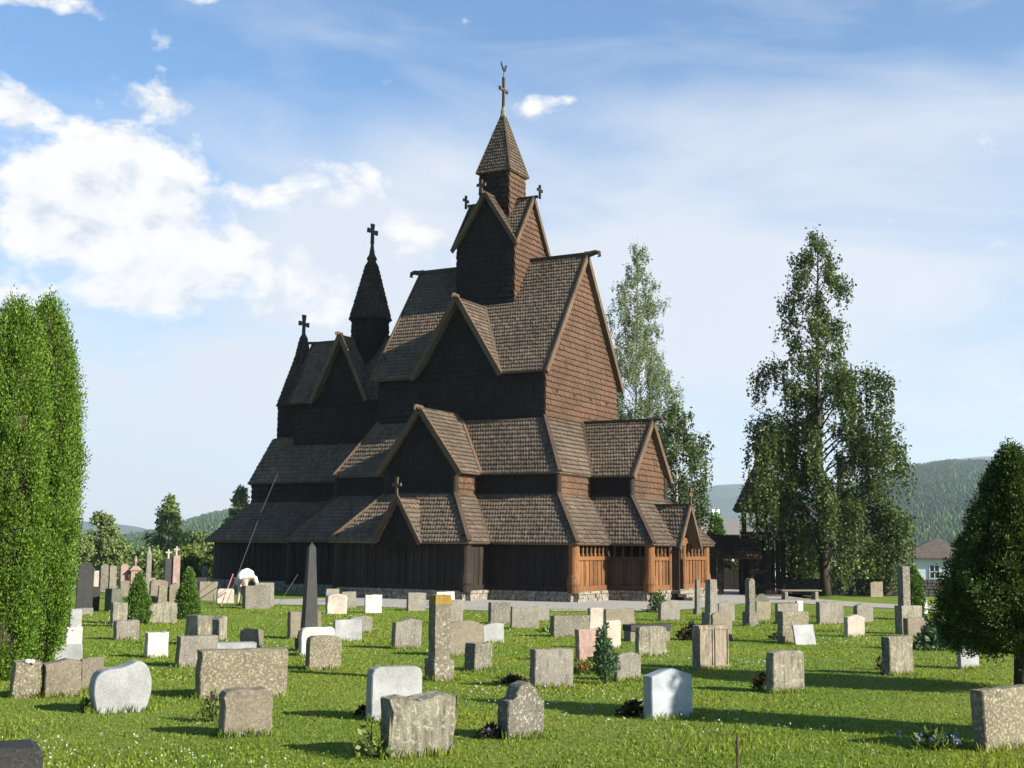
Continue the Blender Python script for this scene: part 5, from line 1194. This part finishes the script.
def belltower():
    c = on_g(762, 68); e = empty('bell_tower', (c.x, c.y, 0), R(-12)); tag(e, 'dark wooden bell tower with a steep shingled roof behind the birch', 'tower')
    b = MB()
    for i in range(9):
        x = -1.1 + i * .275
        for y in (-1.1, 1.1): b.box((x, y, 1.55), (.26, .08 + .03 * (i % 2), 3.2)); b.box((y, x, 1.55), (.08 + .03 * (i % 2), .26, 3.2))
    b.build('wall', M['tar'], e)
    for sx in (-1, 1):
        for sy in (-1, 1): q = MB(); q.box((sx * .95, sy * .95, 3.9), (.22, .22, 1.6)); q.build('post', M['tar'], e)
    for k in (-1, 1):
        q = MB(); q.box((k * .25, -.95, 3.9), (.12, .12, 1.5)); q.build('post', M['tar'], e)
    q = MB(); q.box((0, 0, 3.25), (2.3, 2.3, .2)); q.build('belfry_floor', M['tar'], e)
    q = MB(); q.tube([(0, 0, 3.55), (0, 0, 3.6), (0, 0, 3.9), (0, 0, 4.15), (0, 0, 4.25)], [.36, .34, .24, .18, .05], 14); q.build('bell', M['iron'], e)
    r = MB(); s4 = [(1.45, -1.45), (1.45, 1.45), (-1.45, 1.45), (-1.45, -1.45)]
    for i in range(4):
        A, B = s4[i], s4[(i + 1) % 4]; poly = [(*A, 4.45), (*B, 4.45), (0, 0, 7.6)]; hint = (A[0] + B[0], A[1] + B[1], .6); slab(r, poly, hint, .08); shingle(r, poly, hint, .16, .26)
    r.build('roof', M['roof'], e)
belltower()
def gateway():
    c = on_g(731, 66.5); e = empty('gateway', (c.x, c.y, 0), R(-12)); tag(e, 'dark roofed wooden gateway on square posts between church and bell tower', 'gate')
    for x in (-.95, -.55, 1.05):
        for y in (-.75, .75): b = MB(); b.box((x, y, 1.0), (.22, .22, 2.1)); b.build('post', M['tar'], e)
    for s in (-1, 1):
        b = MB(); poly = [(-1.4, s * 1.15, 1.95), (1.6, s * 1.15, 1.95), (1.6, 0, 3.1), (-1.4, 0, 3.1)]; slab(b, poly, (0, s, 1), .08); shingle(b, poly, (0, s, 1), .16, .26); b.build('roof', M['cap'], e)
    b = MB(); b.box((.1, -.7, 1.98), (2.6, .16, .2)); b.build('lintel', M['tar'], e)
gateway()
def planks(name, pA, pB, H, label, cat):
    d = pB - pA; Ln = math.hypot(d.x, d.y); a = math.atan2(d.y, d.x); e = empty(name, (pA.x, pA.y, ground(pA.x, pA.y)), a); tag(e, label, cat)
    b = MB(); x = .05
    while x < Ln: b.box((x, 0, H / 2 + random.uniform(-.03, .03)), (.11, .025, H)); x += .13
    b.build('boards', M['fence'], e); b = MB()
    for z in (.3, H - .25): b.box((Ln / 2, .04, z), (Ln, .04, .09))
    b.build('rail', M['fence'], e)
planks('plank_fence', on_g(700, 76), on_g(772, 74), 1.15, 'weathered grey plank fence seen through the gateway', 'fence')
def drywall():
    A = on_g(776, 67.5); B = Vector((33, 66, 0)); r = random.Random(6); b = MB(); d = B - A; d.z = 0; Ln = d.length; d /= Ln; an = math.atan2(d.y, d.x); z = -.15
    core_h = .82; c = A + d * Ln / 2; b.box((c.x, c.y, core_h / 2 - .1), (Ln, .38, core_h), an)
    while z < .82:
        h = r.uniform(.13, .2); x = 0
        while x < Ln:
            w = r.uniform(.22, .6); c = A + d * (x + w / 2); b.box((c.x, c.y, z + h / 2), (w - .03, .5 + r.uniform(-.03, .08), h - .025), an, r.uniform(.9, .99)); x += w
        z += h
    tag(b.build('stone_wall', S['wallstone']), 'low dark dry stone boundary wall behind the weeping birch', 'wall')
S['wallstone'] = stone_mat('dark_wall_stone', (0.05, 0.045, 0.04), (0.14, 0.125, 0.11), (0.2, 0.19, 0.14), 0.3, 6, gr=14)
drywall()
p = gpt(800, 600); e = empty('park_bench', (p.x, p.y, ground(p.x, p.y)), R(14)); tag(e, 'long low wooden bench on the grass left of the birch trunk', 'bench')
b = MB()
for i in range(3): b.box((0, -.16 + i * .16, .46), (2.1, .14, .07))
b.build('seat', M['fence'], e)
for x in (-.8, .8): b = MB(); b.box((x, 0, .2), (.16, .42, .46), 0, .9); b.build('leg', S['rubble'], e)
p = on_g(912, 76); e = empty('street_lamp', p); tag(e, 'black lamp post with a small lantern before the white house', 'street lamp')
H_ = dpt(912, 517, 76).z - p.z; b = MB(); b.tube([(0, 0, -.1), (0, 0, .5), (0, 0, .6), (0, 0, H_)], [.08, .08, .055, .05], 10); b.build('post', M['iron'], e)
b = MB(); b.box((.1, 0, H_ - .05), (.5, .22, .16), 0, .7); b.tube([(0, 0, H_ - .2), (0, 0, H_ + .12)], .09, 8); b.build('lantern', M['iron'], e)
# hedge-like dark box near far left steles
p = on_g(198, 62); b = MB(); slabstone(b, 'rect', 1.0, .75, .35, random.Random(3)); o = b.build('gravestone', S['dark']); o.location = p; o.rotation_euler = (0, 0, R(20)); tag(o, 'dark low block below the two tiny grey steles', 'gravestone')

# ------------------------------------------------------------------ stooping person
def skinned(name, verts, edges, radii, mat, parent, sub=2, rootv=0):
    me = bpy.data.meshes.new(name); me.from_pydata(verts, edges, []); o = bpy.data.objects.new(name, me); COL.objects.link(o); o.parent = parent
    md = o.modifiers.new('skin', 'SKIN'); sk = me.skin_vertices
    if not sk:
        me.attributes.new  # skin layer is made by the modifier
    for i, rd in enumerate(radii): me.skin_vertices[0].data[i].radius = (rd, rd) if not hasattr(rd, '__len__') else rd
    me.skin_vertices[0].data[rootv].use_root = True
    sb = o.modifiers.new('sub', 'SUBSURF'); sb.levels = sub; sb.render_levels = sub
    md.use_smooth_shade = True; me.materials.append(mat); return o
def person():
    p = gpt(241, 606); e = empty('person', (p.x, p.y, ground(p.x, p.y)), R(-28)); e.scale = (1.08, 1.08, 1.08); tag(e, 'person in a white shirt and light trousers bending over near the church corner', 'person')
    # local: +Y is where the person faces; torso bent forward to just past level
    J = {'pel': (0, 0, .92), 'sp': (0, .2, 1.06), 'ch': (0, .42, 1.04), 'nk': (0, .56, .94), 'hd': (0, .64, .84), 'hd2': (0, .7, .74),
         'hl': (-.1, .0, .86), 'kl': (-.12, .06, .48), 'al': (-.13, -.03, .08), 'tl': (-.14, .16, .03), 'hr': (.1, 0, .86), 'kr': (.12, .1, .48), 'ar': (.13, 0.0, .08), 'tr': (.14, .19, .03),
         'sl': (-.19, .46, .98), 'el': (-.23, .52, .7), 'wl': (-.17, .6, .46), 'sr': (.19, .46, .98), 'er': (.23, .54, .7), 'wr': (.16, .64, .47)}
    rad = {'pel': .16, 'sp': .15, 'ch': .17, 'nk': .06, 'hd': .095, 'hd2': .085, 'hl': .1, 'kl': .062, 'al': .045, 'tl': .035, 'hr': .1, 'kr': .062, 'ar': .045, 'tr': .035, 'sl': .065, 'el': .045, 'wl': .03, 'sr': .065, 'er': .045, 'wr': .03}
    k = list(J); ix = {n: i for i, n in enumerate(k)}; V = [J[n] for n in k]; Rr = [rad[n] for n in k]
    E_ = [('pel', 'sp'), ('sp', 'ch'), ('ch', 'nk'), ('nk', 'hd'), ('hd', 'hd2'), ('pel', 'hl'), ('hl', 'kl'), ('kl', 'al'), ('al', 'tl'), ('pel', 'hr'), ('hr', 'kr'), ('kr', 'ar'), ('ar', 'tr'), ('ch', 'sl'), ('sl', 'el'), ('el', 'wl'), ('ch', 'sr'), ('sr', 'er'), ('er', 'wr')]
    E_ = [(ix[a], ix[b_]) for a, b_ in E_]
    for s, w in ((-1, 'wl'), (1, 'wr')):
        wx, wy, wz = J[w]; pi = len(V); V.append((wx, wy + .02, wz - .07)); Rr.append((.032, .018)); E_.append((ix[w], pi))
        for f in range(4):
            x = wx + (-.03 + f * .02); a = len(V); V.append((x, wy + .035, wz - .12)); Rr.append(.009); V.append((x, wy + .03, wz - .155)); Rr.append(.008); V.append((x, wy + .015, wz - .18 + (.012 if f in (0, 3) else 0))); Rr.append(.007)
            E_ += [(pi, a), (a, a + 1), (a + 1, a + 2)]
        a = len(V); V.append((wx - s * .045, wy + .03, wz - .08)); Rr.append(.01); V.append((wx - s * .055, wy + .035, wz - .115)); Rr.append(.009); E_ += [(pi, a), (a, a + 1)]
    skinned('body', V, E_, Rr, M['skin'], e)
    def sub(name, names, edges, grow, mat): 
        VV = [J[n] for n in names]; EE = [(names.index(a), names.index(b_)) for a, b_ in edges]; skinned(name, VV, EE, [rad[n] + grow for n in names], mat, e)
    b = MB(); b.tube([(0, -.1, .88), (0, -.04, .98), (0, .08, 1.08), (0, .24, 1.11), (0, .38, 1.06), (0, .48, .98), (0, .54, .92)], [.13, .17, .185, .195, .19, .14, .08], 16)
    for s in (-1, 1): b.tube([(s * .12, .42, 1.02), (s * .2, .46, .96), (s * .235, .52, .78), (s * .235, .53, .7)], [.07, .08, .065, .06], 10)
    b.build('shirt', M['shirt'], e, smooth=True)
    sub('trousers', ['pel', 'hl', 'kl', 'al', 'hr', 'kr', 'ar'], [('pel', 'hl'), ('hl', 'kl'), ('kl', 'al'), ('pel', 'hr'), ('hr', 'kr'), ('kr', 'ar')], .018, M['trouser'])
    b = MB(); b.tube([(0, .6, .9), (0, .63, .86), (0, .665, .8), (0, .69, .74), (0, .69, .69)], [.05, .108, .112, .1, .04], 12); b.build('hair', M['hair'], e, smooth=True)
    for s in (-1, 1):
        b = MB(); x = .13 * s; b.tube([(x, -.09, .04), (x, -.02, .06), (x, .1, .045), (x * 1.05, .2, .03)], [.035, .05, .045, .03], 8); b.build('shoe', M['hair'], e, smooth=True)
try:
    person()
except Exception as ex:
    print('PERSON FAILED', ex)

# ------------------------------------------------------------------ grass and clover
def grass():
    r = np.random.default_rng(99); Ns = []
    # density falls with distance; a fan wider than the view
    tot = 330000; d = 6.5 + 41 * r.random(tot) ** 1.7; a = r.uniform(-.56, .56, tot); x = np.tan(a) * d; y = d
    g = np.array([ground(0, yy) for yy in np.linspace(0, 60, 601)]); z = np.interp(y, np.linspace(0, 60, 601), g)
    tall = np.clip(np.sin(x * 1.3 + np.sin(y * .9)) * np.cos(y * 1.1 - x * .4), 0, 1)
    sc_ = 1 + np.clip((d - 12) / 22, 0, 1.6)
    h = r.uniform(.012, .03, tot) * (1 + .6 * tall) * (1 + .3 * (sc_ - 1)); w = r.uniform(.004, .008, tot) * sc_ * 1.25
    # rank grass in the right foreground and round the foreground stones
    rank = ((x > 1.6) & (d < 14) & (d > 9.0) & (r.random(tot) < .12)); h[rank] *= 2.2
    an = r.uniform(0, 6.28, tot); ln = r.normal(size=(2, tot)) * .35 * h
    P = np.stack([x, y, z - .005], 1); s = np.stack([np.cos(an) * w, np.sin(an) * w, 0 * w], 1)
    mid = P + np.stack([ln[0] * .35, ln[1] * .35, h * .6], 1); tip = P + np.stack([ln[0], ln[1], h], 1)
    V = np.stack([P - s, P + s, mid + s * .7, tip, mid - s * .7], 1)
    # longer grass left round the foot of the stones
    F2 = []
    for o in bpy.data.objects:
        if o.get('category') in ('gravestone',) and o.location.y < 40:
            w_ = max(.3, (o.dimensions.x if o.type == 'MESH' else .5)); m = int(min(220, 2600 / o.location.y)); u = r.uniform(-.62, .62, m) * w_; v = np.where(r.random(m) < .7, -1, 1) * r.uniform(.06, .2, m)
            ca, sa = math.cos(o.rotation_euler.z), math.sin(o.rotation_euler.z); X = o.location.x + u * ca - v * sa; Y = o.location.y + u * sa + v * ca
            F2.append(np.stack([X, Y, np.interp(Y, np.linspace(0, 60, 601), g) - .01], 1))
    P2 = np.concatenate(F2); m = len(P2); h2 = r.uniform(.05, .12, m); w2 = .005 * (1 + np.clip((P2[:, 1] - 12) / 20, 0, 1.5)); an = r.uniform(0, 6.28, m); ln2 = r.normal(size=(2, m)) * .3 * h2
    s2 = np.stack([np.cos(an) * w2, np.sin(an) * w2, 0 * w2], 1); mid2 = P2 + np.stack([ln2[0] * .35, ln2[1] * .35, h2 * .6], 1); tip2 = P2 + np.stack([ln2[0], ln2[1], h2], 1)
    fast_extra = np.stack([P2 - s2, P2 + s2, mid2 + s2 * .7, tip2, mid2 - s2 * .7], 1)
    keep = y < 47.5
    o = fast('grass', np.concatenate([V[keep], fast_extra]).reshape(-1, 3), 5, M['grass']); tag(o, 'short green lawn grass between the gravestones', 'grass', kind='stuff')
    n = 6500; d = 7.5 + 34 * r.random(n) ** 1.5; a = r.uniform(-.5, .5, n); x = np.tan(a) * d; y = d
    m = np.sin(x * .9 + 1.2 * np.sin(y * .5)) + np.cos(y * .8 + x * .3) + np.where((x < -1.0) & (d < 12), 1.0, 0) + r.normal(size=n) * .5 > 1.0
    x, y, d = x[m], y[m], d[m]; n = len(x); z = np.interp(y, np.linspace(0, 60, 601), g) + r.uniform(.04, .075, n)
    P = np.repeat(np.stack([x, y, z], 1), 7, 0); q = .0045 + .00028 * np.repeat(d, 7)
    P = P + r.normal(size=P.shape) * q[:, None] * .5
    dd = rand_dirs(r, len(P)); s = np.cross(dd, rand_dirs(r, len(P))); qq = q[:, None]
    V = np.stack([P - dd * qq, P + s * qq * .8, P + dd * qq, P - s * qq * .8], 1)
    tag(fast('clover_flowers', V.reshape(-1, 3), 4, M['clover']), 'small white clover heads scattered over the lawn', 'flowers', kind='stuff')
grass()

# ------------------------------------------------------------------ haze
m = bpy.data.materials.new('haze'); m.use_nodes = True; nt = m.node_tree
for n_ in list(nt.nodes):
    if n_.type != 'OUTPUT_MATERIAL': nt.nodes.remove(n_)
pv = nt.nodes.new('ShaderNodeVolumePrincipled'); pv.inputs['Color'].default_value = (.74, .86, 1, 1); pv.inputs['Density'].default_value = 0.0001; pv.inputs['Anisotropy'].default_value = 0.2
nt.links.new(pv.outputs[0], nt.nodes['Material Output'].inputs['Volume'])
hb = MB(); hb.box((0, 3700, 250), (17000, 8200, 640)); ho = hb.build('haze', m); tag(ho, 'thin pale summer haze over the valley', 'haze', kind='stuff')
SC.cycles.volume_max_steps = 64
SC.cycles.max_bounces = 4; SC.cycles.transparent_max_bounces = 4; SC.cycles.volume_bounces = 0
